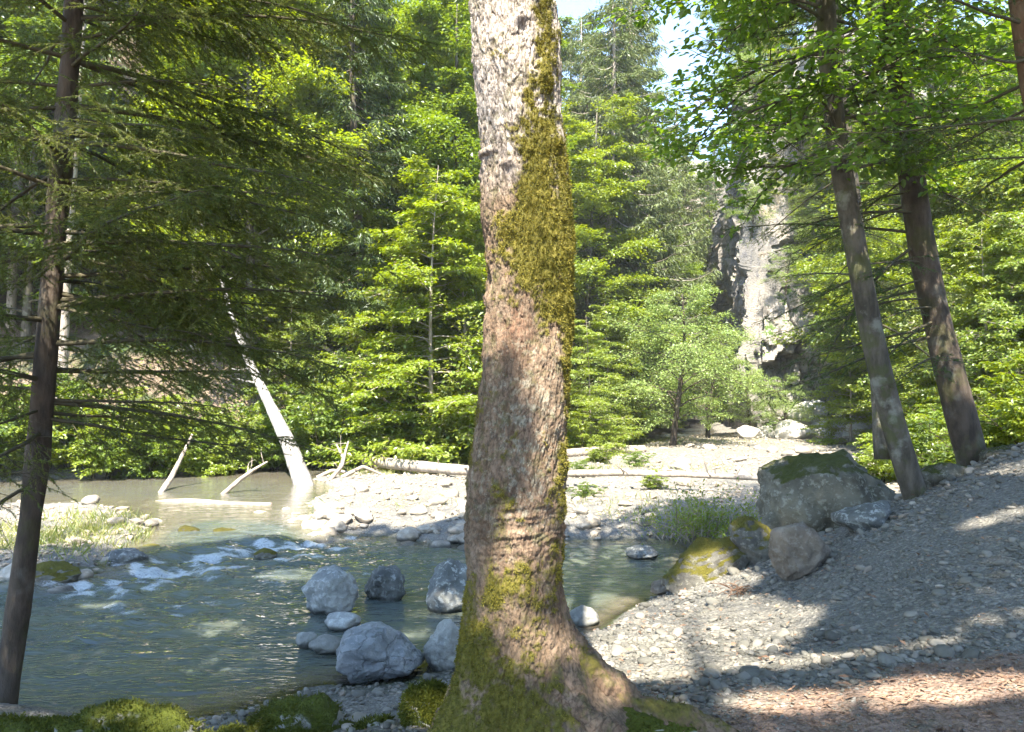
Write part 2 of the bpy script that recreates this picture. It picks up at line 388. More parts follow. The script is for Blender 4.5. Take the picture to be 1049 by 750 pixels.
# ------------------------------------------------------------------ water
def water_mat():
    m, nt, out = mat('river_water'); N = NT(nt)
    dep, foam = N.attr('depth'), N.attr('foam')
    co = N.coord((1, 2.4, 1)); n1 = N.noise(2.2, co, 1.5, .4, .5); n2 = N.noise(6.5, N.coord((1, 2.8, 1)), 1, .4, .6)
    h = N.math('ADD', N.math('MULTIPLY', n1, .7), N.math('MULTIPLY', n2, .3))
    amp = N.math('MULTIPLY_ADD', N.attr('rough'), .8, .2)
    b = N.n('Bump'); b.inputs['Distance'].default_value = .07; N.l(amp, b.inputs['Strength']); N.l(h, b.inputs['Height']); nor = b.outputs[0]
    d = N.n('BsdfDiffuse'); N.l(N.mix(N.step(dep, .06, .4), (.23, .195, .14), N.mix(N.step(N.noise(.7, N.coord(), 3), .35, .65), (.085, .105, .1), (.115, .128, .1))), d.inputs[0]); N.l(nor, d.inputs['Normal'])
    t = N.n('BsdfTransparent'); t.inputs[0].default_value = (.82, .9, .8, 1)
    op = N.math('SUBTRACT', 1.0, N.math('POWER', 2.718, N.math('MULTIPLY', dep, -5.0)))
    m1 = N.n('MixShader'); N.l(op, m1.inputs[0]); N.l(t.outputs[0], m1.inputs[1]); N.l(d.outputs[0], m1.inputs[2])
    gl = N.n('BsdfGlossy'); gl.inputs['Roughness'].default_value = .04; N.l(nor, gl.inputs['Normal']); gl.inputs[0].default_value = (1, 1, 1, 1)
    fr = N.n('Fresnel'); fr.inputs['IOR'].default_value = 1.36; N.l(nor, fr.inputs['Normal'])
    m2 = N.n('MixShader'); N.l(fr.outputs[0], m2.inputs[0]); N.l(m1.outputs[0], m2.inputs[1]); N.l(gl.outputs[0], m2.inputs[2])
    fd = N.n('BsdfDiffuse'); fd.inputs[0].default_value = (.75, .79, .8, 1)
    fk = N.math('MULTIPLY', N.step(foam, .08, .5), N.step(N.math('ADD', N.math('MULTIPLY', foam, .5), N.noise(15, N.coord((1, 2.4, 1)), 9, .8, 1.5)), 0.86, 1.1)); fk = N.math('MULTIPLY', fk, .52)
    m3 = N.n('MixShader'); N.l(fk, m3.inputs[0]); N.l(m2.outputs[0], m3.inputs[1]); N.l(fd.outputs[0], m3.inputs[2])
    N.l(m3.outputs[0], out.inputs[0]); return m
def riffle(x, y):
    """downstream distance past the riffle crest running from the left bank rocks to the bar"""
    a, b = np.array([-6.1, 10.8]), np.array([-3.6, 13.9]); e = unit(b - a); nrm = np.array([e[1], -e[0]])
    return (x - a[0]) * nrm[0] + (y - a[1]) * nrm[1], (x - a[0]) * e[0] + (y - a[1]) * e[1]
def water_z(x, y):
    h = terrain(x, y); q = np.stack([x, y, 0 * x], 1)
    d, s = riffle(x, y)
    lvl = .14 * sstep(.5, -.6, d + .25 * fbm(q * 1.5, 2, 3)) * sstep(9.9, 10.4, y)
    turb = np.exp(-((d - .5) / 1.1) ** 2) * sstep(-1.5, .3, s) * sstep(5.8, 3.6, s)
    turb = np.maximum(turb, .55 * np.exp(-((d - 2.2) / 1.8) ** 2) * sstep(-2.5, 0, s) * sstep(7, 3, s))
    rough = np.clip(turb + .55 * sstep(-.8, -2.6, x) * sstep(16, 10, y) + .18, 0, 1)
    qq = np.stack([x * 2.2 - y * .8, y * 3.2 + x * .9, 0 * x], 1)
    z = lvl + turb * .065 * fbm(qq * 1.4, 4, 41) + rough * .017 * fbm(qq * .75, 2, 43)
    foam = np.clip(turb * (.75 + 1.1 * fbm(qq * 1.3, 4, 47)), 0, 1.1)
    return z, dict(depth=np.clip(z - h, 0, 3), foam=foam, rough=rough)
wx = stretch(-45, 18, -7, 4, .05, 1.04); wy = stretch(3, 62, 5.5, 15, .05, 1.03)
w = obj('river_water', grid_mesh('river_water', wx, wy, water_z, water_mat())); tag(w, kind='structure')

# ------------------------------------------------------------------ rocks
def ico(sub):
    import bmesh
    bm = bmesh.new(); bmesh.ops.create_icosphere(bm, subdivisions=sub, radius=1)
    V = np.array([v.co[:] for v in bm.verts]); F = np.array([[v.index for v in f.verts] for f in bm.faces]); bm.free(); return V, F
ICO = {k: ico(k) for k in (1, 2, 3, 4, 5)}
def rock_shape(seed, sub=5, facets=9, rough=.07, soft=.5):
    facets += 5; soft *= .62; rough *= 1.25
    rng = np.random.default_rng(seed); V, F = ICO[sub]
    n = unit(rng.normal(size=(facets, 3))); d = rng.uniform(.62, .95, facets)
    dot = V @ n.T; r = np.where(dot > .05, d / np.maximum(dot, .05), 9).min(1); r = np.minimum(r, 1.12)
    r = r * (1 - soft) + soft * (.9 + .18 * fbm(V * 1.3 + seed, 2, seed))
    r = r + rough * fbm(V * 2.6 + seed * 3.1, 5, seed + 5, .55)
    if sub >= 5: r = r + rough * .3 * fbm(V * 9 + seed, 4, seed + 9, .6) - rough * .5 * np.abs(fbm(V * 3.3 + seed, 4, seed + 19))
    V = V * r[:, None]
    return V / np.array([np.ptp(V[:, 0]), np.ptp(V[:, 1]), np.ptp(V[:, 2])]), F
R_ = {}
R_['white'] = rock_mat('pale_limestone', (.2, .205, .195), (.38, .38, .35), (.52, .53, .5), .5)
R_['dark'] = rock_mat('dark_lichen_rock', (.09, .095, .09), (.22, .22, .2), (.42, .43, .4), .75)
R_['grey'] = rock_mat('grey_rock', (.2, .2, .18), (.34, .33, .29), (.42, .42, .38), .35)
R_['slab'] = rock_mat('fractured_slab_rock', (.17, .185, .19), (.32, .33, .33), (.45, .45, .44), .4, crack=.5)
R_['brown'] = rock_mat('brown_smooth_rock', (.13, .105, .08), (.24, .2, .155), (.33, .3, .25), .3, wet=False)
R_['mossy'] = rock_mat('mossy_rock', (.14, .13, .11), (.34, .33, .29), (.5, .49, .44), .5, (.11, .13, .012), .7, wet=False)
R_['yellowmoss'] = rock_mat('yellow_mossy_rock', (.07, .065, .055), (.19, .18, .15), (.34, .33, .28), .4, (.15, .132, .018), .72, wet=False)
R_['big'] = rock_mat('big_weathered_rock', (.075, .068, .05), (.18, .165, .125), (.3, .29, .235), .55, (.08, .09, .015), .42, wet=False)
R_['pale'] = rock_mat('river_stone', (.27, .235, .185), (.45, .395, .32), (.5, .46, .4), .3)
R_['cliffrock'] = rock_mat('cliff_foot_rock', (.4, .38, .34), (.6, .57, .52), (.68, .66, .6), .4, wet=False)
def boulder(px, py, wpx, hpx, look, seed, label, depth=.9, Y=None, sink=.25, rz=None, facets=9, soft=.5, roll=0, rough=.07, name='boulder', cat='boulder', group=None, sub=5):
    p = hit(px, py) if Y is None else P(px, py, Y)
    Yd = p[1]; wd, hg = wpx / FPX * Yd, hpx / FPX * Yd
    V, F = rock_shape(seed, sub, facets, rough, soft)
    rng = np.random.default_rng(seed + 1)
    V = V * np.array([wd, wd * depth, hg * (1 + sink)]) ; V[:, 2] += hg * (1 - sink) / 2
    if roll:
        c, s = math.cos(roll), math.sin(roll); V = np.stack([V[:, 0] * c + V[:, 2] * s, V[:, 1], -V[:, 0] * s + V[:, 2] * c], 1)
    me = mesh_np(name, V, [F], R_[look])
    o = obj(name, me, loc=(p[0], p[1] + wd * depth * .3, p[2]))
    tag(o, label, cat, group); return o
boulder(337, 630, 60, 47, 'white', 3, 'large pale rounded boulder standing in the stream left of the mossy trunk', facets=8, soft=.6)
boulder(391, 616, 46, 34, 'dark', 8, 'dark angular pointed boulder in the water beside the large pale one', facets=6, soft=.2)
boulder(462, 626, 60, 50, 'dark', 14, 'dark lichen-speckled boulder in the pool just left of the mossy trunk', facets=7, soft=.35)
boulder(458, 687, 48, 47, 'grey', 21, 'grey-brown square block on the gravel beach against the mossy trunk', facets=6, soft=.2)
boulder(384, 697, 92, 44, 'slab', 27, 'broad bluish cracked rock on the gravel beach', facets=9, soft=.25)
boulder(332, 670, 36, 15, 'grey', 31, 'small grey stone in the shallows left of the bluish cracked rock', facets=7, name='stone', cat='stone', sub=4)
boulder(313, 664, 22, 15, 'grey', 33, 'smallest yellowish stone at the left end of the stones in the shallows', facets=7, name='stone', cat='stone', sub=4)
boulder(349, 645, 38, 13, 'white', 36, 'flat pale stone barely above the water below the large pale boulder', facets=8, name='stone', cat='stone', sub=4)
boulder(660, 573, 34, 12, 'dark', 41, 'low dark rock alone in the pool right of the mossy trunk', facets=6, soft=.3)
boulder(599, 641, 32, 19, 'grey', 44, 'small grey rock at the water edge right of the mossy trunk', facets=6, soft=.4, sub=4)
boulder(680, 609, 28, 13, 'brown', 46, 'small brownish stone where gravel slope meets pool', facets=7, name='stone', cat='stone', sub=4)
boulder(853, 556, 148, 92, 'big', 52, 'huge dark weathered boulder behind the gravel slope', Y=9.7, facets=9, soft=.45, depth=.8)
boulder(833, 590, 60, 56, 'brown', 57, 'smooth round brown boulder leaning on the edge of the gravel slope', Y=7.9, facets=8, soft=.5, rough=.075, sink=.12, roll=-.45)
boulder(742, 604, 110, 50, 'yellowmoss', 61, 'long boulder with yellow moss sloping down to the pool', Y=9.3, facets=9, soft=.35, roll=-.42, depth=.55)
boulder(778, 578, 60, 46, 'yellowmoss', 64, 'mossy boulder wedged between long mossy one and huge dark one', Y=9.3, facets=8, soft=.4)
boulder(897, 546, 64, 30, 'dark', 66, 'low dark rock at the foot of the leaning tree', Y=8.5, facets=7, soft=.4)
boulder(985, 516, 70, 44, 'big', 69, 'dark mossy rock below the right-hand spruce trunk', Y=9.0, facets=8, soft=.45)
boulder(1040, 480, 50, 26, 'big', 70, 'dark rock at the right edge on top of the gravel slope', Y=9.2, facets=8, soft=.45)
boulder(46, 601, 56, 24, 'yellowmoss', 72, 'mossy yellow-green boulder on the left bank behind the spruce stem', facets=7, soft=.5)
boulder(125, 581, 44, 16, 'dark', 75, 'flat dark rock at left end of the rapids', facets=7, soft=.4)
boulder(150, 570, 28, 10, 'yellowmoss', 77, 'small mossy rock just above the flat dark rock at the rapids', facets=7, sub=4)
boulder(270, 572, 24, 9, 'yellowmoss', 79, 'small mossy rock in the middle of the rapids', facets=7, sub=4)
boulder(191, 552, 26, 12, 'yellowmoss', 81, 'yellowish rock in the sunny shallows, left of a pair', facets=7, sub=4)
boulder(225, 553, 28, 10, 'yellowmoss', 83, 'flat yellowish rock in the sunny shallows, right of a pair', facets=7, sub=4)
boulder(10, 600, 34, 20, 'pale', 84, 'pale stone at the left edge on the far side of the stream', facets=7, sub=4)
fg = [boulder(18, 814, 125, 70, 'mossy', 91, 'mossy rock in the bottom left corner', Y=4.25, facets=9, soft=.4, depth=.8, rough=.12),
      boulder(112, 818, 165, 80, 'mossy', 97, 'rounded mossy rock right of the bottom left corner rock', Y=4.2, facets=9, soft=.4, depth=.7, rough=.12),
      boulder(208, 822, 95, 62, 'mossy', 103, 'lowest mossy rock in the dip between two larger mossy ones', Y=4.15, facets=8, soft=.4, depth=.8, rough=.12),
      boulder(300, 820, 165, 84, 'mossy', 93, 'widest mossy foreground rock with a flat top', Y=4.3, facets=9, soft=.35, depth=.7, rough=.12),
      boulder(388, 818, 80, 72, 'mossy', 106, 'mossy foreground rock left of the upright moss-capped one', Y=4.25, facets=8, soft=.35, depth=.8, rough=.12),
      boulder(436, 760, 62, 52, 'mossy', 95, 'upright moss-capped rock touching the left foot of the mossy trunk', Y=4.1, facets=7, soft=.3),
      boulder(640, 772, 190, 44, 'mossy', 99, 'low grey rock half buried among the roots of the mossy trunk', Y=3.75, facets=8, soft=.4, depth=.5)]

# pebbles: uncountable, one mesh per stretch of gravel
def pebble_mat(warm=0):
    m, nt, out = mat('pebbles'); N = NT(nt); v = N.attr('v')
    r = N.n('ValToRGB'); N.l(v, r.inputs[0]); e = r.color_ramp.elements
    e[0].position = 0; e[0].color = (.075, .072, .06, 1); e[1].position = 1; e[1].color = (.46, .41, .35, 1)
    for p_, c_ in ((.3, (.125, .12, .1)), (.55, (.195, .185, .155)), (.78, (.29, .265, .225)), (.9, (.25, .195, .145))):
        x = r.color_ramp.elements.new(p_); x.color = (*c_, 1)
    n = N.noise(40, N.coord(), 4)
    c = N.mix(N.math('MULTIPLY', n, .35), N.mix(warm, r.outputs[0], (.44, .355, .26)), (.2, .18, .15))
    N.l(N.principled(c, .85, N.bump(n, .4, .01)), out.inputs[0]); return m
M['pebble'] = pebble_mat(); M['pebble_warm'] = pebble_mat(.6)
def pebbles(name, xy, size, rng, sub=1, sink=.3, m='pebble'):
    V0, F0 = ICO[sub]; n = len(xy); nv = len(V0)
    kinds = [rock_shape(100 + k, sub, 4, .05, .35)[0] * 1.9 for k in range(16)]
    K = np.stack(kinds)[rng.integers(0, 16, n)]
    sc_ = size[:, None] * np.stack([rng.uniform(.75, 1.35, n), rng.uniform(.7, 1.1, n), rng.uniform(.3, .7, n)], 1) * .5
    K = K * sc_[:, None]
    a = rng.uniform(0, 6.28, n); b = rng.normal(0, .3, n)
    ca, sa, cb, sb = np.cos(a), np.sin(a), np.cos(b), np.sin(b)
    x, y, z = K[..., 0], K[..., 1], K[..., 2]
    x, z = x * cb[:, None] + z * sb[:, None], -x * sb[:, None] + z * cb[:, None]
    x, y = x * ca[:, None] - y * sa[:, None], x * sa[:, None] + y * ca[:, None]
    gzv = ground_z(xy[:, 0], xy[:, 1])[0] + sc_[:, 2] * (1 - 2 * sink)
    V = np.stack([x + xy[:, 0:1], y + xy[:, 1:2], z + gzv[:, None]], -1).reshape(-1, 3)
    F = (F0[None] + (np.arange(n) * nv)[:, None, None]).reshape(-1, 3)
    return mesh_np(name, V, [F], M[m], sub > 1, {'v': np.repeat(rng.beta(2, 2, n), nv)})
rng = np.random.default_rng(5)
def scatter_bank(n):
    xy = np.stack([rng.uniform(-2.9, 8, n), 3.4 + 9.5 * rng.random(n) ** 1.5], 1)
    z, mk = terrain(xy[:, 0], xy[:, 1], True); _, at = ground_z(xy[:, 0], xy[:, 1])
    ok = (mk['sdb'] < -.02) & (z > -.02) & ((rng.random(n) < at['gravel']) | (rng.random(n) < .13)) & ~((xy[:, 0] < -1) & (z > .35))
    band = fbm(np.stack([xy[:, 0] * .5 - xy[:, 1] * .35, xy[:, 1] * 1.5 + xy[:, 0] * .6, 0 * xy[:, 0]], 1), 4, 87); ok &= rng.random(n) < .25 + .9 * sstep(-.45, .2, band)
    return xy[ok]
xy = scatter_bank(85000); lit_ = ground_z(xy[:, 0], xy[:, 1])[1]['litter']; bigger = fbm(np.c_[xy * .55, 0 * xy[:, 0]], 3, 88)
size = np.exp(rng.normal(-3.78, .6, len(xy))) * (1 + .35 * np.clip(bigger, -.6, 1.5)); size = np.clip(size, .012, .15)
size = np.where(lit_ > .4, np.minimum(size, .022), size)
big = size > .042
tag(obj('gravel', pebbles('gravel', xy[~big], size[~big], rng, 1)), 'grey gravel covering the slope and the small beach', 'gravel', kind='stuff')
tag(obj('gravel', pebbles('gravel_coarse', xy[big], size[big], rng, 2)), 'coarser grey pebbles lying loose on the gravel slope', 'gravel', kind='stuff')
n = 26000
xy = np.stack([rng.uniform(-12, 20, n), 10.4 + 34 * rng.random(n) ** 1.6], 1)
z, mk = terrain(xy[:, 0], xy[:, 1], True)
ok = (z > .0) & (z < 1.2) & (mk['sdb'] > -.3) & (mk['dl'] < .5) & (np.abs(xy[:, 0] / xy[:, 1]) < .75)
xy = xy[ok]; size = np.clip(np.exp(rng.normal(-2.75, .5, len(xy))), .03, .3)
tag(obj('gravel', pebbles('gravel_bar', xy, size, rng, 1, m='pebble_warm')), 'pale stony gravel of the sunny river bars', 'gravel', kind='stuff')

# countable stones on the bar
proto = []
for k in range(7):
    V, F = rock_shape(300 + k, 3, 8, .06, .55); proto.append(mesh_np('river_stone', V, [F], R_['pale']))
def stone_at(x, y, s, label, group, rs):
    o = obj('river_stone', proto[rs.integers(0, 7)]); hgt = s * rs.uniform(.5, .8)
    o.scale = (s * rs.uniform(.9, 1.4), s * rs.uniform(.8, 1.1), hgt); o.rotation_euler = (rs.normal(0, .15), rs.normal(0, .15), rs.uniform(0, 6.28))
    o.location = (x, y, max(gz(x, y), -.12) + hgt * .18); tag(o, label, 'stone', group); return o
rs = np.random.default_rng(77)
def cluster(n, px0, px1, py0, py1, s0, s1, label, group):
    for _ in range(n):
        p = hit(rs.uniform(px0, px1), rs.uniform(py0, py1)); stone_at(p[0], p[1], rs.uniform(s0, s1), label, group, rs)
cluster(16, 415, 482, 543, 562, .18, .42, 'rounded stone at the pool edge behind the left side of the mossy trunk', 'stones at the pool edge of the bar')
cluster(30, 225, 345, 522, 545, .18, .42, 'pale sunlit stone in the row beside the left shallows', 'stones beside the left shallows')
cluster(34, 90, 310, 493, 545, .14, .4, 'stone in the sunny shallows left of the bar', 'stones in the left shallows')
cluster(18, 300, 350, 535, 552, .2, .4, 'pale stone at the near left corner of the gravel bar', 'stones at the corner of the bar')
cluster(36, 340, 480, 495, 545, .15, .38, 'pale stone lying scattered over the middle of the gravel bar', 'stones scattered on the bar')
cluster(12, 585, 680, 500, 545, .12, .3, 'pale stone on the bar right of the mossy trunk', 'stones right of the mossy trunk')
cluster(26, 690, 900, 458, 500, .25, .6, 'bleached stone on the bright bar in front of the cliff', 'stones on the bright far bar')
cluster(12, 0, 100, 590, 612, .15, .35, 'stone among the rocks of the left stream bank', 'stones on the left stream bank')
for i, (px, py, wp, hp) in enumerate([(815, 452, 40, 22), (850, 455, 46, 24), (790, 452, 30, 16), (890, 456, 44, 22), (920, 452, 40, 26), (835, 436, 40, 26), (770, 450, 26, 14), (945, 448, 36, 22), (870, 440, 34, 20)]):
    boulder(px, py, wp, hp, 'cliffrock', 400 + i, ['pale block at the cliff foot, %s' % s for s in ('second from the left in the front row', 'wide one left of the leaning trunk', 'small low one nearest the blue wall but one', 'between the two leaning trunks', 'right of the leaning trunk', 'perched behind the front row', 'leftmost and smallest by the blue wall', 'rightmost, near the spruce trunk', 'half hidden behind the front row')][i], Y=38 + (i % 3), facets=7, soft=.25, sub=4)

# ------------------------------------------------------------------ cliff
def cliff():
    pts = np.array([(18.6, 78), (16.2, 58), (15.4, 54), (13.9, 45.5), (13.7, 44.4), (14.3, 43.4), (16, 43.4), (19, 42.2), (24, 41), (30, 38), (40, 36), (60, 34)], float)
    nu, nv = 520, 260
    d = np.concatenate([[0], np.cumsum(np.linalg.norm(np.diff(pts, axis=0), axis=1))])
    t = np.concatenate([np.linspace(0, d[2], 40)[:-1], np.linspace(d[2], d[8], nu - 70), np.linspace(d[8], d[-1], 32)[1:]]); nu = len(t)
    bx, by = np.interp(t, d, pts[:, 0]), np.interp(t, d, pts[:, 1])
    tx, ty = np.gradient(bx), np.gradient(by); nl = np.hypot(tx, ty)
    for _ in range(6):
        tx = np.convolve(np.pad(tx, 3, 'edge'), np.ones(7) / 7, 'valid'); ty = np.convolve(np.pad(ty, 3, 'edge'), np.ones(7) / 7, 'valid')
    nl = np.hypot(tx, ty); nx, ny = -ty / nl, tx / nl
    nx, ny = -nx, -ny
    if nx[len(nx) // 4] > 0: nx, ny = -nx, -ny
    v = np.linspace(0, 1, nv); H = 25
    U, Vv = np.meshgrid(np.arange(nu), v); U = U.ravel(); Vv = Vv.ravel()
    z = -.5 + Vv * H
    q = np.stack([bx[U], by[U], z], 1)
    lw = np.where(t[U] < d[4], .35, 1.0); off = 1.3 * fbm(q * .16, 3, 7) * lw + .3 * fbm(q * .5, 4, 8)
    tl = np.zeros(len(q)); f1, f2, cid = voro(q * np.array([.36, .36, .2]) + .12 * fbm(q * .7, 2, 3)[:, None], 3, tl); off += ((cid - .5) * .8 + tl * 2.6) * lw - .3 * sstep(.06, 0, f2 - f1)
    tl = np.zeros(len(q)); f1, f2, cid = voro(q * np.array([1.1, 1.1, .62]) + .1 * fbm(q * 2, 2, 3)[:, None], 13, tl); off += ((cid - .5) * .3 + tl * 1.0) * (.5 + .5 * lw)
    tl = np.zeros(len(q)); f1, f2, cid = voro(q * np.array([2.9, 2.9, 1.8]), 15, tl); off += (cid - .5) * .1 + tl * .35
    lean = np.where(t[U] < d[4], .0, .22) * z + np.maximum(z - 16, 0) * .5 - 1.2 * np.exp(-((z - 1) / 2.5) ** 2) * (t[U] > d[5])
    off = off - lean
    x = bx[U] + nx[U] * off; y = by[U] + ny[U] * off
    i = (np.arange(nv - 1)[:, None] * nu + np.arange(nu - 1)[None]).ravel()
    m, nt, out = mat('limestone_cliff'); N = NT(nt); co = N.coord((1, 1, .45))
    n1 = N.noise(.5, co, 7, .65); n2 = N.noise(3, co, 7, .65); n3 = N.noise(12, N.coord(), 5, .6)
    c = N.mix(N.step(n1, .35, .66), (.17, .16, .15), (.34, .305, .265)); c = N.mix(N.math('MULTIPLY', N.step(n2, .5, .66), .7), c, (.1, .1, .11))
    c = N.mix(N.math('MULTIPLY', N.step(N.noise(.8, N.coord(), 5), .55, .66), .5), c, (.42, .33, .24))
    geo = N.n('NewGeometry'); sp = N.n('SeparateXYZ'); N.l(geo.outputs['Normal'], sp.inputs[0])
    c = N.mix(N.step(N.math('ADD', sp.outputs[2], N.math('MULTIPLY', n2, .6)), .85, 1.05), c, (.06, .1, .02))
    h = N.math('ADD', N.math('MULTIPLY', n2, .7), N.math('MULTIPLY', n3, .3))
    N.l(N.principled(c, .9, N.bump(h, .9, .25)), out.inputs[0])
    return mesh_np('rock_cliff', np.stack([x, y, z], 1), [np.stack([i, i + 1, i + nu + 1, i + nu], 1)], m, False)
tag(obj('cliff', cliff()), 'pale limestone cliff with blue-shaded side wall beyond the gravel bar', kind='structure')

# ------------------------------------------------------------------ foliage builders
def leaf_quads(s, Pb, A, Nn, L, W, v, hexa=False):
    n = len(Pb); A = unit(A); sd = unit(np.cross(A, Nn)); up = np.cross(sd, A)
    L = np.broadcast_to(L, (n,))[:, None]; W = np.broadcast_to(W, (n,))[:, None]
    if not hexa:
        V = np.stack([Pb, Pb + A * L * .42 + sd * W * .5 + up * W * .12, Pb + A * L - up * L * .08, Pb + A * L * .42 - sd * W * .5 + up * W * .12], 1)
        F = np.arange(n)[:, None] * 4 + np.array([0, 1, 2, 3]); k = 4
    else:
        V = np.stack([Pb, Pb + A * L * .22 + sd * W * .4 + up * W * .14, Pb + A * L * .62 + sd * W * .43 + up * W * .1, Pb + A * L - up * L * .12,
                      Pb + A * L * .62 - sd * W * .43 + up * W * .1, Pb + A * L * .22 - sd * W * .4 + up * W * .14], 1)
        b = np.arange(n)[:, None] * 6; F = np.concatenate([b + np.array([0, 1, 2, 3]), b + np.array([0, 3, 4, 5])]); k = 6
    s.add(V.reshape(-1, 3), F, None, np.repeat(v, k))
def limb(p0, az, el, L, droop, rng, n=7, wig=.12):
    pts = [np.array(p0, float)]; st = L / (n - 1)
    for i in range(n - 1):
        d = np.array([math.cos(az) * math.cos(el), math.sin(az) * math.cos(el), math.sin(el)])
        pts.append(pts[-1] + d * st); el -= droop / (n - 1) + rng.normal(0, wig * .5); az += rng.normal(0, wig)
    return np.array(pts)
def broadleaf(rng, axis, rad, t0, nbr, reach, shape, el=.5, droop=.5, nsub=12, subf=.45, nleaf=36, L=.11, flat=.25, hexa=False, sides=8, az_pref=None, filt=None, brad=.35, wood=True, t1=.98, tips=True):
    """trunk along axis (with limbs) and a crown of leaf sprays on its side shoots"""
    axis = resample(axis, 24); rad = np.interp(np.linspace(0, 1, 24), np.linspace(0, 1, len(rad)), rad)
    tr, lf = Soup(), Soup()
    tube(tr, axis, rad, sides)
    ga = rng.uniform(0, 6.28)
    for i in range(nbr):
        t = t0 + (t1 - t0) * (i + rng.random()) / nbr; k = t * 23; j = int(min(k, 22)); p0 = axis[j] + (axis[j + 1] - axis[j]) * (k - j)
        r0 = np.interp(k, range(24), rad); ga += 2.4 + rng.normal(0, .4); az = ga
        if az_pref is not None and rng.random() < az_pref[1]: az = az_pref[0] + rng.normal(0, az_pref[2])
        Lb = reach * shape((t - t0) / (t1 - t0)) * rng.uniform(.75, 1.2)
        b = limb(p0, az, el + rng.normal(0, .18) + .5 * max(0, t - .75), Lb, droop * rng.uniform(.5, 1.4), rng, 9)
        if filt is not None and in_gap(resample(b, 30)).any(): tube(tr, b, .006, 3, cap=False)
        else: tube(tr, b, np.linspace(max(r0 * brad, .006), .004, 9) if Lb < 6 else np.linspace(r0 * .5, .01, 9), 5 if sides > 4 else 3, cap=False)
        for m_ in range(nsub):
            q = .22 + .78 * (m_ + rng.random()) / nsub; kk = q * 8; jj = int(min(kk, 7)); ps = b[jj] + (b[jj + 1] - b[jj]) * (kk - jj)
            T = b[jj + 1] - b[jj]; a0 = math.atan2(T[1], T[0]) + (1 if m_ % 2 else -1) * rng.uniform(.4, 1.1)
            Ls = Lb * subf * (1.15 - .75 * q) * rng.uniform(.7, 1.3)
            sb = limb(ps, a0, rng.normal(.12, .22), Ls, .45, rng, 5, .2)
            if wood: tube(tr, sb, np.linspace(.006 + .003 * Ls, .0025, 5), 3, cap=False)
            nl = max(4, int(nleaf * rng.uniform(.6, 1.3) * min(1.4, .4 + Ls / (reach * subf))))
            u = rng.random(nl) ** .8 * 4; ju = np.minimum(u.astype(int), 3); fu = (u - ju)[:, None]
            pl = sb[ju] * (1 - fu) + sb[ju + 1] * fu
            sp = .32 * Ls + L * .6
            pl = pl + rng.normal(size=(nl, 3)) * np.array([sp * .45, sp * .45, sp * flat * .45])
            ax = np.stack([np.cos(a0) + rng.normal(0, .8, nl), np.sin(a0) + rng.normal(0, .8, nl), rng.normal(-.3, .3, nl)], 1)
            nn = np.stack([rng.normal(0, .42, nl), rng.normal(-.12, .42, nl), np.ones(nl)], 1)
            ll = L * rng.uniform(.6, 1.25, nl); v = np.clip(rng.normal(.5, .25, nl) + rng.normal(0, .12), 0, 1)
            if filt is not None:
                kf = filt(pl); pl, ax, nn, ll, v = pl[kf], ax[kf], nn[kf], ll[kf], v[kf]
            if len(pl): leaf_quads(lf, pl, ax, nn, ll, ll * .62, v, hexa)
    return tr, lf
def spruce_far(rng, H, r0, R, nbr=95, t0=.12, per=26, clump=.17, droop=.7):
    axis = np.stack([.02 * H * np.sin(np.linspace(0, 3, 12)), .015 * H * np.cos(np.linspace(0, 4, 12)), np.linspace(0, H, 12)], 1); axis[:, :2] -= axis[0, :2]
    tr, lf = Soup(), Soup(); tube(tr, axis, np.linspace(r0, .02, 12), 8)
    for i in range(nbr):
        t = t0 + (1 - t0) * (i + rng.random()) / nbr; p0 = np.array([np.interp(t * H, axis[:, 2], axis[:, k]) for k in range(3)])
        Lb = (R * (1 - t) ** .75 + .25) * rng.uniform(.6, 1.15) * min(1, .55 + (t - t0) * 3); az = i * 2.4 + rng.normal(0, .4)
        n = 8; out = np.linspace(0, 1, n); dz = -droop * Lb * (.75 * out - .55 * out ** 2.4) + rng.normal(0, .05 * Lb)* out
        b = p0 + np.stack([np.cos(az) * Lb * out, np.sin(az) * Lb * out, dz], 1)
        tube(tr, b, np.linspace(.012 + .012 * Lb, .006, n), 3, cap=False)
        m_ = max(8, int(per * Lb / R * 1.3)); q = (.12 + .88 * rng.random(m_)) * (n - 1); j = np.minimum(q.astype(int), n - 2); f = (q - j)[:, None]
        p = b[j] * (1 - f) + b[j + 1] * f
        side = np.where(rng.random(m_) < .5, 1, -1) * rng.uniform(.3, 1.2, m_)
        a2 = az + side; ln = clump * 3.2 * rng.uniform(.5, 1.2, m_) * (1.1 - .5 * q / (n - 1))
        for s_ in range(5):
            fr = (s_ + rng.random(m_)) / 5
            base = p + np.stack([np.cos(a2) * ln * fr, np.sin(a2) * ln * fr, -ln * fr * rng.uniform(.25, .9, m_)], 1)
            A = np.stack([np.cos(a2) + rng.normal(0, .5, m_), np.sin(a2) + rng.normal(0, .5, m_), rng.normal(-.75, .45, m_)], 1)
            Nn = np.stack([rng.normal(0, .6, m_), rng.normal(0, .6, m_), np.ones(m_)], 1)
            ll = clump * rng.uniform(.7, 1.5, m_); leaf_quads(lf, base, A, Nn, ll, ll * .24, np.clip(rng.normal(.5, .28, m_), 0, 1))
    return tr, lf
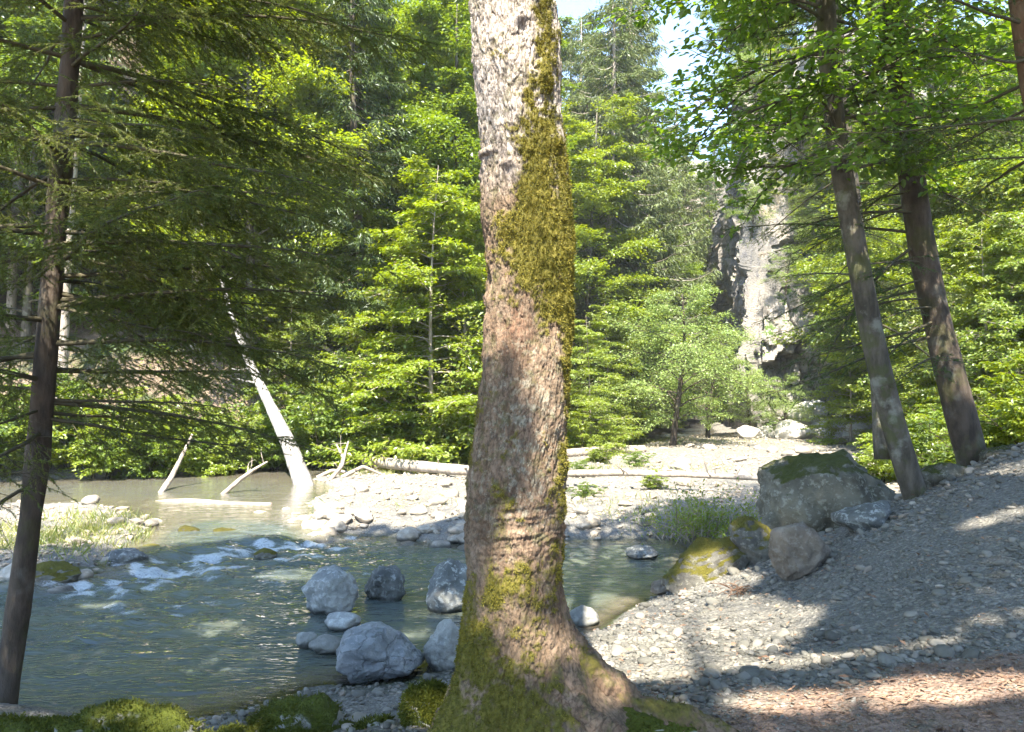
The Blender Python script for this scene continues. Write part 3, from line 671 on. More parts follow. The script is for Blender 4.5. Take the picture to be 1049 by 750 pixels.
def needles_on(lf, pts, rng, dens, nl, w, v0, spread=1.0, hang=.2):
    pts = np.asarray(pts); seg = np.linalg.norm(np.diff(pts, axis=0), axis=1); tot = seg.sum(); n = max(6, int(dens * tot))
    d = np.concatenate([[0], np.cumsum(seg)]); t = rng.random(n) * tot; p = np.stack([np.interp(t, d, pts[:, k]) for k in range(3)], 1)
    T = unit(pts[-1] - pts[0]); th = rng.uniform(0, 6.28, n)
    u = unit(np.cross(T, [0, 0, 1.]) + 1e-6); w_ = np.cross(u, T)
    side = u * np.cos(th)[:, None] + w_ * (np.sin(th) * .55)[:, None]
    A = unit(T * .75 + side * spread + np.array([0, 0, -hang]))
    ll = nl * rng.uniform(.6, 1.2, n)[:, None]; sd = unit(np.cross(A, rng.normal(size=(n, 3)))) * w * .5
    V = np.stack([p - sd, p + sd, p + A * ll], 1).reshape(-1, 3)
    lf.add(V, None, np.arange(n * 3).reshape(-1, 3), np.repeat(np.clip(v0 + rng.normal(0, .22, n), 0, 1), 3))
def spruce_near(rng, axis, rad, branches, dens=260, nl=.02, w=.0028, tw_f=.28, tw_n=16, sub=True, sides=14, beard=0.0, bare=.25, thick=.12):
    """branches: list of (t along trunk, azimuth, length, elevation, droop, needle density 0..1)"""
    axis = resample(axis, 40); rad = np.interp(np.linspace(0, 1, 40), np.linspace(0, 1, len(rad)), rad)
    tr, br, lf = Soup(), Soup(), Soup()
    th_n = axis.copy(); tube(tr, axis, rad * (1 + .05 * rng.normal(size=40)), sides)
    for (t, az, Lb, el, dr, nd) in branches:
        k = t * 39; j = int(min(k, 38)); p0 = axis[j] + (axis[j + 1] - axis[j]) * (k - j)
        b = limb(p0, az, el, Lb, dr, rng, 12, .07)
        tube(br, b, np.linspace(.006 + .007 * Lb * (thick / .12), .0025, 12), 5, rng.random() * .5, cap=False)
        nt_ = int(tw_n * Lb)
        for m_ in range(nt_):
            q = bare + (1 - bare) * (m_ + rng.random()) / nt_; kk = q * 11; jj = int(min(kk, 10)); ps = b[jj] + (b[jj + 1] - b[jj]) * (kk - jj)
            T = b[jj + 1] - b[jj]; a0 = math.atan2(T[1], T[0]) + (1 if m_ % 2 else -1) * rng.uniform(.5, 1.15)
            Lt = Lb * tw_f * (1.2 - .85 * q) * rng.uniform(.6, 1.25) + .06
            tw = limb(ps, a0, rng.normal(-.15, .2), Lt, .5, rng, 6, .12)
            tube(br, tw, np.linspace(.003, .0012, 6), 3, rng.random(), cap=False)
            v0 = np.clip(rng.normal(.45, .2), 0, 1)
            if rng.random() < nd: needles_on(lf, tw, rng, dens, nl, w, v0)
            if sub:
                for _ in range(int(Lt * 11)):
                    z_ = rng.uniform(.15, .95) * 5; jz = int(min(z_, 4)); pz = tw[jz] + (tw[jz + 1] - tw[jz]) * (z_ - jz)
                    tt = limb(pz, a0 + rng.choice([-1, 1]) * rng.uniform(.5, 1.0), rng.normal(-.3, .25), Lt * rng.uniform(.25, .5), .4, rng, 4, .1)
                    tube(br, tt, np.linspace(.0018, .001, 4), 3, rng.random(), cap=False)
                    if rng.random() < nd: needles_on(lf, tt, rng, dens, nl, w, v0)
            if beard and rng.random() < beard:
                for _ in range(3):
                    z_ = rng.integers(0, 5); p_ = tw[z_]; tt = limb(p_, rng.uniform(0, 6.28), -1.3, rng.uniform(.04, .14), .2, rng, 4, .2)
                    needles_on(lf, tt, rng, 300, .018, .003, .85, .5)
    return tr, br, lf
def put_tree(name, label, cat, base, parts, group=None, rz=0):
    """parts: (part name, soup, material, smooth)"""
    t = thing(name, label, cat, tuple(base), rz, group)
    for nm, s, m, sm in parts:
        if s.n: obj(nm, s.mesh(nm, m, sm, base), t)
    return t

# ------------------------------------------------------------------ the mossy trunk in the middle
TY = 3.95
EDGE = np.array([(-420, 474, 540), (-250, 470, 544), (-120, 473, 556), (0, 481, 567), (50, 484, 571), (100, 488, 574), (150, 491, 577), (200, 495, 581), (250, 499, 586), (300, 499, 587), (350, 497, 585), (400, 493, 582), (450, 485, 579), (480, 480, 578),
    (500, 478, 577), (550, 479, 575), (583, 481, 574), (620, 479, 578), (650, 474, 587), (680, 468, 604), (705, 461, 626), (725, 452, 655), (750, 440, 690), (790, 420, 720)], float)
def main_tree():
    t = thing('mossy_tree', 'big moss-covered broadleaf trunk standing in the middle foreground', 'tree', (P(530, 745, TY)[0], TY, .95))
    base = np.array(t.location)
    zl = np.array([P(CX, y, TY)[2] for y in EDGE[:, 0]]); xl = np.array([P(a, y, TY)[0] for y, a, b in EDGE]); xr = np.array([P(b, y, TY)[0] for y, a, b in EDGE])
    zl, xl, xr = zl[::-1], xl[::-1], xr[::-1]
    z = np.concatenate([np.arange(.72, 5.1, .0052), np.arange(5.1, zl[-1], .03)]); nz = len(z); na = 400
    L, R = np.interp(z, zl, xl), np.interp(z, zl, xr)
    for _ in range(8):
        L[1:-1] = (L[:-2] + L[1:-1] * 2 + L[2:]) / 4; R[1:-1] = (R[:-2] + R[1:-1] * 2 + R[2:]) / 4
    mid = (L + R) / 2; z6 = np.interp(600, [0, 800], [P(CX, 0, TY)[2], P(CX, 800, TY)[2]])
    mlow = np.interp(z6, z, mid); cx = np.where(z < z6, mlow, mid); rl, rr = cx - L, R - cx
    rf = (np.where(z < z6, np.interp(z6, z, (R - L) / 2), (R - L) / 2)) + .16 * np.exp(-(z - .85) / .22)
    ph = np.arange(na) / na * 2 * np.pi
    Zg, Pg = np.meshgrid(z, ph, indexing='ij'); k = np.repeat(np.arange(nz), na); c, s_ = np.cos(Pg).ravel(), np.sin(Pg).ravel()
    r = np.where(c > 0, rr[k], rl[k]) * c ** 2 + rf[k] * s_ ** 2
    zz = Zg.ravel(); flare = np.exp(-(zz - .8) / .3)
    r = r * (1 + .14 * flare * np.cos(5 * Pg.ravel() + .8) + .07 * flare * np.cos(9 * Pg.ravel()))
    q = np.stack([cx[k] + r * c, TY + r * s_, zz], 1)
    up = sstep(2.6, 3.6, zz)                               # upper part: dry flaking plates
    d = .016 * fbm(q * 2.2, 3, 21) + .010 * fbm(q * np.array([9, 9, 5]), 4, 22)
    qs = np.stack([c * 3.1, s_ * 3.1, zz * 3.6], 1); wq = qs * 3.4 + .55 * fbm(qs * 1.6, 3, 24)[:, None]
    f1, f2, cid = voro(wq, 5); e1 = f2 - f1
    qf = np.stack([c * 3.1, s_ * 3.1, zz * 2.2], 1) * 9 + .5 * fbm(qs * 4, 2, 29)[:, None]
    g1, g2, gid = voro(qf, 6); e2 = g2 - g1
    crack = sstep(.14, .0, e1) * (.55 + .45 * up); crack2 = sstep(.12, 0, e2) * .6
    d += .010 * (cid - .5) * (.7 + .1 * up) - .007 * crack + .007 * (gid - .5) - .006 * crack2 + .006 * fbm(q * np.array([26, 26, 14]), 3, 28)
    fold = np.exp(-((zz - 1.98) / .16) ** 2)              # wrinkled bark above the flare
    d += fold * .011 * fbm(np.stack([q[:, 0] * 4, q[:, 1] * 4, zz * 34 + 2.0 * fbm(q * 4, 2, 34)], 1), 3, 33)
    d += .010 * np.exp(-((zz - 1.98) / .1) ** 2)
    yp = np.interp(zz, zl, EDGE[::-1, 0])                  # height expressed on the photo's scale
    def bump_at(px, py, sx, sy):                           # a knob on the near face
        pc = P(px, py, TY); return np.exp(-(((q[:, 0] - pc[0]) / sx) ** 2 + ((zz - pc[2]) / sy) ** 2)) * (s_ < 0)
    d += .045 * bump_at(532, 40, .03, .035) + .03 * bump_at(556, 95, .05, .06) + .03 * bump_at(566, 150, .04, .06) + .03 * bump_at(498, 305, .02, .05) + .03 * bump_at(520, 178, .035, .02) + .02 * bump_at(512, 395, .05, .05)
    flap = np.exp(-(((q[:, 0] - P(496, 160, TY)[0]) / .05) ** 2)) * sstep(157, 160, yp) * sstep(166, 163, yp) * (s_ < 0); d += .02 * flap
    hollow = bump_at(497, 285, .012, .06) * (c < 0); d -= .03 * hollow
    # moss: where it grows on the stem
    xs_ = (q[:, 0] - cx[k]) / np.maximum((R[k] - L[k]) / 2, .01)
    n1 = fbm(q * 3.4, 5, 51); n2 = fbm(q * 13, 4, 53)
    def blob(u0, y0, su, sy): return np.exp(-(((xs_ - u0) / su) ** 2 + ((yp - y0) / sy) ** 2))
    ms = blob(.75, 20, .4, 40) * 1.0 + blob(.6, 110, .45, 50) * .85 + blob(.2, 165, .42, 38) * .85 + blob(.05, 205, .3, 25) * .6 + blob(.85, 170, .25, 60) * .6 + blob(.3, 235, .75, 45) * 1.0 + blob(.05, 275, .95, 40) * .95 + blob(.5, 320, .5, 40) * .5 + blob(.95, 340, .3, 130) * .75 + blob(-.15, 70, .25, 30) * .25
    ms += blob(-.1, 470, .35, 60) * .45 + blob(-.9, 420, .3, 80) * .5 + blob(.9, 560, .3, 110) * .5 + blob(-.25, 590, .45, 22) * .7 + blob(-.75, 640, .45, 45) * .85 + blob(-.9, 720, .7, 50) * 1.2 + blob(.35, 640, .4, 70) * .5 + blob(-.05, 690, .5, 35) * .5 + blob(-.3, 520, .3, 40) * .35 + blob(.2, 728, .6, 20) * .7 + blob(1.3, 690, .5, 40) * .35
    ms = np.where(s_ > .3, .35 + .2 * (c > 0), ms)
    n3 = fbm(q * 42, 3, 55); moss = sstep(.36, .84, ms + .3 * n1 + .42 * n2 + .3 * n3 - .3 * crack)
    d += .007 * moss * (1 + .8 * fbm(q * 30, 2, 57))
    q2 = q + np.stack([c, s_, 0 * c], 1) * d[:, None]
    red = blob(-.3, 340, .5, 40) * .9 + blob(.2, 530, .8, 60) * .35
    at = dict(moss=moss, crack=np.clip(crack + crack2, 0, 1), up=sstep(230, 120, yp + 40 * n1), red=np.clip(red, 0, 1), lich=np.clip(blob(0, 450, 1.2, 110), 0, 1), tone=cid)
    i = (np.arange(nz - 1)[:, None] * na + np.arange(na)[None]); i2 = (np.arange(nz - 1)[:, None] * na + (np.arange(na) + 1)[None] % na)
    F = np.stack([i, i2, i2 + na, i + na], -1).reshape(-1, 4)
    m, nt, out = mat('flaking_bark'); N = NT(nt); co = N.coord((1, 1, .6)); oc = N.coord()
    na1 = N.noise(7, co, 6, .6); nb = N.noise(38, co, 5, .65); nc = N.noise(110, oc, 3, .6)
    cc = N.mix(N.step(na1, .3, .7), (.15, .10, .062), (.28, .2, .138))
    cc = N.mix(N.math('MULTIPLY', N.attr('up'), .85), cc, N.mix(N.attr('tone'), (.42, .36, .31), (.58, .52, .47)))  # upper bark: pale plates, painted paler still to look sunlit
    cc = N.mix(N.math('MULTIPLY', N.attr('red'), N.step(nb, .4, .6)), cc, (.22, .1, .06))
    cc = N.mix(N.math('MULTIPLY', N.attr('lich'), N.math('MULTIPLY', N.step(N.noise(19, oc, 6, .75), .5, .58), .65)), cc, (.36, .36, .28))
    cc = N.mix(N.math('MULTIPLY', N.step(nb, .46, .62), .65), cc, (.075, .06, .042)); cc = N.mix(N.math('MULTIPLY', N.step(N.noise(11, oc, 6, .75), .52, .62), .5), cc, (.1, .1, .035))
    cc = N.mix(N.math('MULTIPLY', N.attr('crack'), .7), cc, (.055, .042, .032))
    cc = N.mix(N.attr('moss'), cc, N.mix(N.step(nb, .3, .7), (.075, .07, .016), (.17, .145, .03)))
    h = N.math('ADD', N.math('MULTIPLY', nb, .6), N.math('MULTIPLY', nc, .4))
    N.l(N.principled(cc, .92, N.bump(h, .8, .015), .2), out.inputs[0]); M['main_bark'] = m
    obj('trunk', mesh_np('trunk', q2 - base, [F], m, True, at), t)
    # moss tufts
    rg = np.random.default_rng(9); w_ = moss ** 1.5 * ((zz < 5.2) & (s_ < .45)); idx = rg.choice(len(w_), 62000, p=w_ / w_.sum())
    nr = np.stack([c, s_, 0 * c], 1)[idx]; p_ = q2[idx] + rg.normal(0, .003, (len(idx), 3)) - nr * .002
    A = unit(nr * .8 + rg.normal(0, .6, (len(idx), 3)) + np.array([0, 0, -.15])); ll = rg.uniform(.004, .009, len(idx)) + .009 * rg.random(len(idx)) * moss[idx]
    ms_ = Soup(); leaf_quads(ms_, p_, A, rg.normal(size=(len(idx), 3)), ll, ll * .35, np.clip(rg.normal(.45, .22, len(idx)) + .35 * n2[idx] + .3 * n1[idx] - .25 * (zz[idx] < 1.5), 0, 1))
    obj('moss', ms_.mesh('moss', M['moss'], False, base), t)
    # roots
    for pl, r0, r1 in ([(572, 655, 3.97), (604, 697, 3.95), (642, 724, 3.9), (694, 742, 3.85), (752, 758, 3.78), (825, 784, 3.7)], .125, .04), ([(490, 690, 3.95), (468, 728, 3.9), (446, 775, 3.85)], .11, .06), ([(570, 705, 3.78), (612, 744, 3.68), (640, 775, 3.6)], .09, .05):
        pts = [P(a, b, Y_) for a, b, Y_ in pl]
        pts = resample(pts, 180); rr_ = np.linspace(r0, r1, 180) * (1 + .15 * fbm(pts * 6, 2, 3))
        s2 = Soup(); tube(s2, pts, rr_, 72); V = np.concatenate(s2.V); cen = np.repeat(pts, 72, 0); cen = np.concatenate([cen, pts[-1:], pts[:1]])
        g1, g2, gid = voro(V * 26 + .4 * fbm(V * 9, 2, 70)[:, None], 74); ck = sstep(.12, 0, g2 - g1) * .8
        V = V + unit(V - cen + 1e-9) * (.035 * fbm(V * 7, 5, 71) + .007 * fbm(V * 40, 3, 72) + .008 * (gid - .5) - .006 * ck)[:, None]
        nn = len(V); mo = sstep(.1, .6, fbm(V * 5, 5, 75) + .25 * fbm(V * 40, 2, 76)) * .9
        obj('root', mesh_np('root', V - base, [s2.F4[0], s2.F3[0]], m, True, dict(moss=mo, crack=ck, up=np.zeros(nn), red=np.full(nn, .3), lich=np.zeros(nn), tone=np.full(nn, .5))), t)
    return t, base
MT, MTB = main_tree()

# ------------------------------------------------------------------ shade-giving crowns overhead (beyond the top of the frame and behind the camera)
LIT = [  # gaps cut into the crowns so that sun reaches chosen spots, (x, y, rx, ry) where the light lands at bank height
    (.42, 6.1, .68, 1.5), (1.2, 6.1, .65, 1.25), (1.8, 7.2, .85, 1.7), (1.2, 8.6, .7, .9), (2.35, 8.6, .5, .8), (1.9, 5.05, .5, .2), (2.6, 5.0, .35, .15), (3.2, 5.3, .25, .14), (2.3, 4.15, 1.2, .26), (3.3, 4.5, .4, .2), (1.5, 4.3, .3, .2),
    (.08, 4.22, .2, .3), (.3, 4.55, .13, .22), (.5, 4.05, .2, .15), (-1.9, 4.3, .5, .2), (-.4, 4.15, .2, .2), (4.6, 7.4, .5, .2), (5.6, 8.8, .5, .3), (-1.0, 8.6, .5, .3), (-3.2, 10.5, .7, .35), (-2.6, 7.0, 1.0, .4), (-1.4, 7.9, .5, .35), (-3.4, 8.0, .4, .3), (-5.2, 9.0, .5, .2), (3.3, 9.4, .35, .4)]
def in_gap(p):
    k = (p[:, 2] - 1.0) / S[2]; g_ = p - S[None] * k[:, None]; x, y = g_[:, 0], g_[:, 1]
    return np.any([((x - a) / rx) ** 2 + ((y - b) / ry) ** 2 < 1 for a, b, rx, ry in LIT[:6]], axis=0)
def keep_shade(p):
    z0 = 1.0; k = (p[:, 2] - z0) / S[2]; g_ = p - S[None] * k[:, None]; x, y = g_[:, 0], g_[:, 1]
    n = .35 * fbm(np.stack([x * 1.6, y * 1.6, 0 * x], 1), 3, 91)
    dead = np.zeros(len(p), bool)
    for cx_, cy_, rx, ry in LIT: dead |= ((x - cx_) / rx) ** 2 + ((y - cy_) / ry) ** 2 < 1 + n
    far = 13.6 + .25 * x.clip(-8, 6) * (x > 0) - .1 * x.clip(-12, 0) * 0 + n * 1.2
    far = np.where(x < -3, 13.6 + (x + 3) * .55 + n, far); far = np.where(x > 2.4, 10.9 + n, far)
    return ~dead & (y < far) & (p[:, 2] > 3)
def canopy_tree(name, label, x, y, H, r0, reach, z0, nbr, seed, part=None, nleaf=95, group='trees behind the viewpoint'):
    rg = np.random.default_rng(seed); zb = gz(x, y)
    ax = np.stack([x + .3 * np.sin(np.linspace(0, 2, 8) + seed) * np.linspace(0, 1, 8), y + 0 * np.linspace(0, 1, 8), zb - .2 + np.linspace(0, H, 8)], 1)
    tr, lf = broadleaf(rg, ax, [r0, .03], z0 / H, nbr, reach, lambda u: .55 + .9 * u * (1 - u) * 2, .35, .3, 15, .42, nleaf, .17, .5, filt=keep_shade)
    return put_tree(name, label, 'tree', (x, y, zb), [('trunk', tr, M['bark_grey'], True), ('crown', lf, M['leaf_near'], False)], group)
# the mossy tree's own limbs and crown
rg = np.random.default_rng(31); topz = P(CX, -420, TY)[2]; tx_ = P(507, -420, TY)[0]
ax = np.stack([np.linspace(tx_, tx_ + .2, 6), np.full(6, TY), np.linspace(topz - 1.2, topz + 9.5, 6)], 1)
tr, lf = broadleaf(rg, ax, [.15, .03], .12, 34, 6.6, lambda u: .6 + .4 * math.sin(u * 3.1), .3, .35, 16, .42, 100, .15, .5, filt=keep_shade)
obj('limb', tr.mesh('limb', M['bark_grey'], True, MTB), MT); obj('crown', lf.mesh('crown', M['leaf_near'], False, MTB), MT)
canopy_tree('broadleaf_tree', 'broadleaf tree overhead behind the viewpoint, left', -4.5, -1.5, 17, .22, 5.5, 6.5, 32, 41)
canopy_tree('broadleaf_tree', 'broadleaf tree overhead behind the viewpoint, right', 3.8, -2.0, 17, .22, 5.5, 6.5, 34, 42)
canopy_tree('broadleaf_tree', 'broadleaf tree overhead behind the viewpoint, nearest', -.6, -5.5, 18, .24, 5.5, 6.5, 34, 43)
canopy_tree('broadleaf_tree', 'broadleaf tree on the left bank outside the frame', -9.5, 2.0, 18, .24, 6.5, 7, 34, 44)
canopy_tree('broadleaf_tree', 'broadleaf tree on the right bank outside the frame', 8.5, 1.5, 16, .22, 5, 6.5, 30, 45)

# ------------------------------------------------------------------ left spruce
def left_spruce():
    rg = np.random.default_rng(12); Y = 5.3
    pts = [P(a, b, Y) for a, b in ((-2, 760), (5, 722), (22, 600), (38, 480), (50, 330), (60, 200), (70, 90), (76, 0), (84, -150), (92, -330), (96, -480))]
    br = []; n = 84
    for i in range(n):
        t = .27 + .72 * (i + rg.random()) / n; az = i * 2.4 + rg.normal(0, .3)
        if rg.random() < .3: az = rg.normal(.1, .5)
        Lb = (2.5 * (1.05 - t) ** .55) * rg.uniform(.7, 1.1); br.append((t, az, Lb, rg.normal(.02, .12), rg.uniform(.1, .45), .95))
    for i in range(9): br.append((.38 + .24 * (i + rg.random()) / 9, rg.normal(-.05, .4), rg.uniform(1.9, 2.5), rg.normal(.05, .08), rg.uniform(.15, .4), 1.0))
    for i in range(14):
        t = rg.uniform(.2, .4); br.append((t, i * 2.4, rg.uniform(.8, 1.7), rg.normal(-.1, .15), rg.uniform(0, .4), .3))
    tr, b, lf = spruce_near(rg, pts, [.082, .074, .066, .052, .03], br, dens=330, nl=.025, w=.0048, tw_f=.3, tw_n=17, beard=.35, bare=.1)
    base = pts[1]
    put_tree('spruce_tree', 'slim shaded spruce at the left edge with drooping mossy branches', 'tree', base, [('trunk', tr, M['bark_dark'], True), ('branches', b, M['twig'], True), ('needles', lf, M['needle_olive'], False)])
left_spruce()

# ------------------------------------------------------------------ right-hand trees
def right_trees():
    rg = np.random.default_rng(22)
    pts = [P(a, b, Y) for a, b, Y in ((945, 530, 9), (937, 508, 9), (925, 470, 9), (905, 400, 9), (890, 330, 9), (880, 270, 9), (862, 180, 8.9), (850, 90, 8.8), (845, 0, 8.7), (842, -120, 8.6), (836, -260, 8.5), (830, -420, 8.4))]
    tr, lf = broadleaf(rg, pts, [.14, .13, .118, .105, .09, .03], .38, 80, 2.1, lambda u: .75 + .35 * math.sin(u * 3), .1, .7, 14, .42, 20, .105, .35, hexa=True, sides=18, brad=.22)
    V = np.concatenate(tr.V[:1])
    put_tree('leaning_tree', 'thin lichened broadleaf tree leaning left above the gravel slope', 'tree', pts[1], [('trunk', tr, M['bark_grey'], True), ('crown', lf, M['leaf_near'], False)])
    # dark spruce with dead lower branches
    pts = [P(a, b, 10) for a, b in ((1004, 500), (992, 455), (975, 390), (960, 330), (945, 260), (935, 190), (925, 110), (915, 20), (905, -80), (890, -300), (880, -520))]
    br = []
    for i in range(46):
        t = .13 + .5 * (i + rg.random()) / 46; az = rg.choice([rg.normal(3.2, .5), rg.normal(-2.2, .5), rg.uniform(0, 6.28)], p=[.45, .25, .3])
        br.append((t, az, rg.uniform(1.1, 2.7), rg.normal(-.12, .2), rg.uniform(.0, .6), .3 if t < .35 else .5))
    for i in range(40):
        t = .55 + .44 * (i + rg.random()) / 40; br.append((t, i * 2.4, 2.6 * (1.1 - t) ** .6 + .4, rg.normal(0, .15), rg.uniform(.2, .5), .8))
    tr, b, lf = spruce_near(rg, pts, [.195, .175, .15, .13, .1, .04], br, dens=190, nl=.032, w=.007, tw_f=.3, tw_n=11, bare=.2, sides=22, thick=.12)
    put_tree('spruce_tree', 'stout dark spruce trunk at right with bare drooping dead branches', 'tree', pts[1], [('trunk', tr, M['bark_dark'], True), ('branches', b, M['twig'], True), ('needles', lf, M['needle'], False)])
    # trunk at the frame's right edge
    pts = [P(a, b, 6.6) for a, b in ((1150, 640), (1135, 560), (1105, 330), (1078, 170), (1058, 60), (1044, -60), (1030, -220), (1018, -420))]
    br = [(.42 + .5 * (i + rg.random()) / 22, rg.normal(3.0, .7), rg.uniform(1.0, 2.2), rg.normal(.0, .2), rg.uniform(0, .4), .6) for i in range(22)]
    tr, b, lf = spruce_near(rg, pts, [.19, .15, .12, .1], br, dens=190, nl=.024, w=.0042, tw_f=.3, tw_n=9, bare=.25, sides=20)
    for q in range(9): tube(tr, limb(P(1062 + rg.normal(0, 3), 110, 6.55), rg.uniform(0, 6), -1.35, .45 * rg.uniform(.5, 1), .1, rg, 6), np.linspace(.03, .008, 6), 6)
    put_tree('spruce_tree', 'brown-barked conifer trunk cut by the right edge of the frame', 'tree', pts[1], [('trunk', tr, M['bark_brown'], True), ('branches', b, M['twig'], True), ('needles', lf, M['needle'], False)])
    # slim pale stem behind the leaning tree
    pts = [P(a, b, 13) for a, b in ((905, 470), (900, 380), (880, 250), (868, 150), (860, 60), (855, -60), (850, -200))]
    br = [(.2 + .75 * (i + rg.random()) / 46, i * 2.4, 2.2 * rg.uniform(.6, 1.2), rg.normal(-.1, .15), rg.uniform(.2, .6), .55) for i in range(46)]
    tr, b, lf = spruce_near(rg, pts, [.15, .12, .09, .05], br, dens=90, nl=.035, w=.008, tw_f=.3, tw_n=8, bare=.15, sides=12)
    put_tree('spruce_tree', 'slim spruce behind the leaning tree with sparse hanging twigs', 'tree', (pts[0][0], pts[0][1], gz(*pts[0][:2])), [('trunk', tr, M['bark_grey'], True), ('branches', b, M['twig'], True), ('needles', lf, M['needle_pale'], False)])
right_trees()

# ------------------------------------------------------------------ forest kinds
def proto_tree(name, parts, scale_ref):
    return dict(name=name, parts=[(nm, s.mesh(nm, m, sm), None) for nm, s, m, sm in parts if s.n])
def zaxis(H, rg, lean=.03):
    t = np.linspace(0, 1, 9); return np.stack([H * lean * np.sin(t * 2.5 + rg.uniform(0, 6)) * t, H * lean * np.cos(t * 2 + rg.uniform(0, 6)) * t, H * t - .3], 1)
KIND = {}
egg = lambda u: .35 + .75 * math.sin(min(1, u * 1.15 + .12) * 2.9)
cone = lambda u: 1.05 - .7 * u
for k in range(3):
    rg = np.random.default_rng(500 + k); tr, lf = broadleaf(rg, zaxis(17, rg), [.2, .03], .1, 58, 4.4, egg, .4, .6, 13, .45, 90, .165, .34, sides=8, wood=False)
    KIND['tall%d' % k] = proto_tree('broadleaf_tree', [('trunk', tr, M['bark_grey'], True), ('crown', lf, M['leaf_sun' if k == 1 else 'leaf_mid'], False)], 17)
for k in range(3):
    rg = np.random.default_rng(520 + k); tr, lf = broadleaf(rg, zaxis(8, rg), [.08, .004], .05, 60, 2.6, [cone, egg, cone][k], [.25, .5, .05][k], [.6, .9, .3][k], 12, .45, [58, 42, 66][k], [.115, .15, .095][k], [.2, .5, .3][k], sides=6)
    KIND['young%d' % k] = proto_tree('young_broadleaf_tree', [('trunk', tr, M['bark_pale'], True), ('crown', lf, M[['leaf_sun', 'leaf_sun2', 'leaf_sun'][k]], False)], 8)
for k in range(2):
    rg = np.random.default_rng(540 + k); tr, lf = broadleaf(rg, zaxis(6, rg, .12), [.14, .02], .18, 34, 2.8, egg, .7, 1.1, 12, .45, 44, .1, .6, sides=8)
    KIND['willow%d' % k] = proto_tree('willow_tree', [('trunk', tr, M['bark_dark'], True), ('crown', lf, M['leaf_pale'], False)], 6)
for k in range(3):
    rg = np.random.default_rng(560 + k); KIND_m = M['needle_far']
    tr, lf = spruce_far(rg, 22, .24, 3.6, 170, .06, 74, .19); KIND['spruce%d' % k] = proto_tree('spruce_tree', [('trunk', tr, M['bark_dark'], True), ('crown', lf, KIND_m, False)], 22)
rg = np.random.default_rng(580); tr, lf = spruce_far(rg, 24, .26, 4.3, 180, .05, 84, .21, 1.15)
KIND['pale_spruce0'] = proto_tree('spruce_tree', [('trunk', tr, M['bark_pale'], True), ('crown', lf, M['needle_pale'], False)], 24)
for k in range(4):
    rg = np.random.default_rng(600 + k); tr, lf = Soup(), Soup()
    for q in range(7):
        ax_ = limb((rg.normal(0, .12), rg.normal(0, .12), -.15), rg.uniform(0, 6.28), rg.uniform(.75, 1.4), rg.uniform(1.5, 2.6), .5, rg, 8)
        a, b = broadleaf(rg, ax_, [.022, .005], .2, 12, .95, lambda u: .9 - .4 * u, .35, .5, 6, .5, 20, .11, .3, sides=4)
        for src, dst in ((a, tr), (b, lf)):
            o_ = dst.n; dst.V += src.V; dst.A += src.A; dst.F4 += [f + o_ for f in src.F4]; dst.F3 += [f + o_ for f in src.F3]; dst.n += src.n
    KIND['shrub%d' % k] = proto_tree('shrub', [('stems', tr, M['twig'], True), ('foliage', lf, M['leaf_sun'] if k % 2 else M['leaf_mid'], False)], 2.3)
TREEN = 0
def plant(kind, px, Y, scale, label, cat='tree', group=None, rz=None, zs=1, base=None, lean=None):
    global TREEN; TREEN += 1
    rg = np.random.default_rng(TREEN * 7 + 1); x = (px - CX) / FPX * Y if base is None else base[0]
    K = KIND[kind]; t = thing(K['name'], label, cat, (x, Y, gz(x, Y) - .05), rg.uniform(0, 6.28) if rz is None else rz, group)
    t.scale = (scale, scale, scale * zs)
    if lean: t.rotation_euler[0], t.rotation_euler[1] = lean
    for nm, me, _ in K['parts']: obj(nm, me, t)
    return t
# far left hillside, from the bank up
rg = np.random.default_rng(1)
G1 = 'trees covering the far left hillside'
for row, (Y0, n, kinds) in enumerate([(31, 13, ('tall0', 'tall1', 'spruce0', 'tall2')), (38, 15, ('spruce1', 'tall1', 'tall0', 'spruce2')), (47, 16, ('tall2', 'spruce0', 'tall1', 'spruce1')), (58, 14, ('spruce2', 'tall0', 'spruce0', 'tall2'))]):
    for i in range(n):
        px = -160 + (650 + row * 12) * (i + rg.uniform(.15, .85)) / n; Y = Y0 + rg.uniform(-2.5, 2.5) - max(0, 200 - px) * .012; Y += max(0, px - 420) * .045
        if row < 3 and 50 < px < 185: continue
        kd = kinds[i % 4] if rg.random() < .8 else 'tall%d' % rg.integers(0, 3)
        side = ('left of the pale dead trunk' if px < 270 else 'between pale dead trunk and mossy trunk' if px < 480 else 'just right of the mossy trunk')
        what = 'dark spruce' if 'spruce' in kd else 'leafy broadleaf tree'
        plant(kd, px, Y, rg.uniform(.85, 1.25), '%s uphill %s, %s row' % (what, side, ('front', 'second', 'third', 'last')[row]), group=G1 + ': ' + what + ' ' + side + ' row %d' % row)
def row(kinds, spots, labels, group=None, cat='tree'):
    for i, (px, Y, s) in enumerate(spots): plant(kinds[i % len(kinds)], px, Y, s, labels if isinstance(labels, str) else labels[i], cat, group)
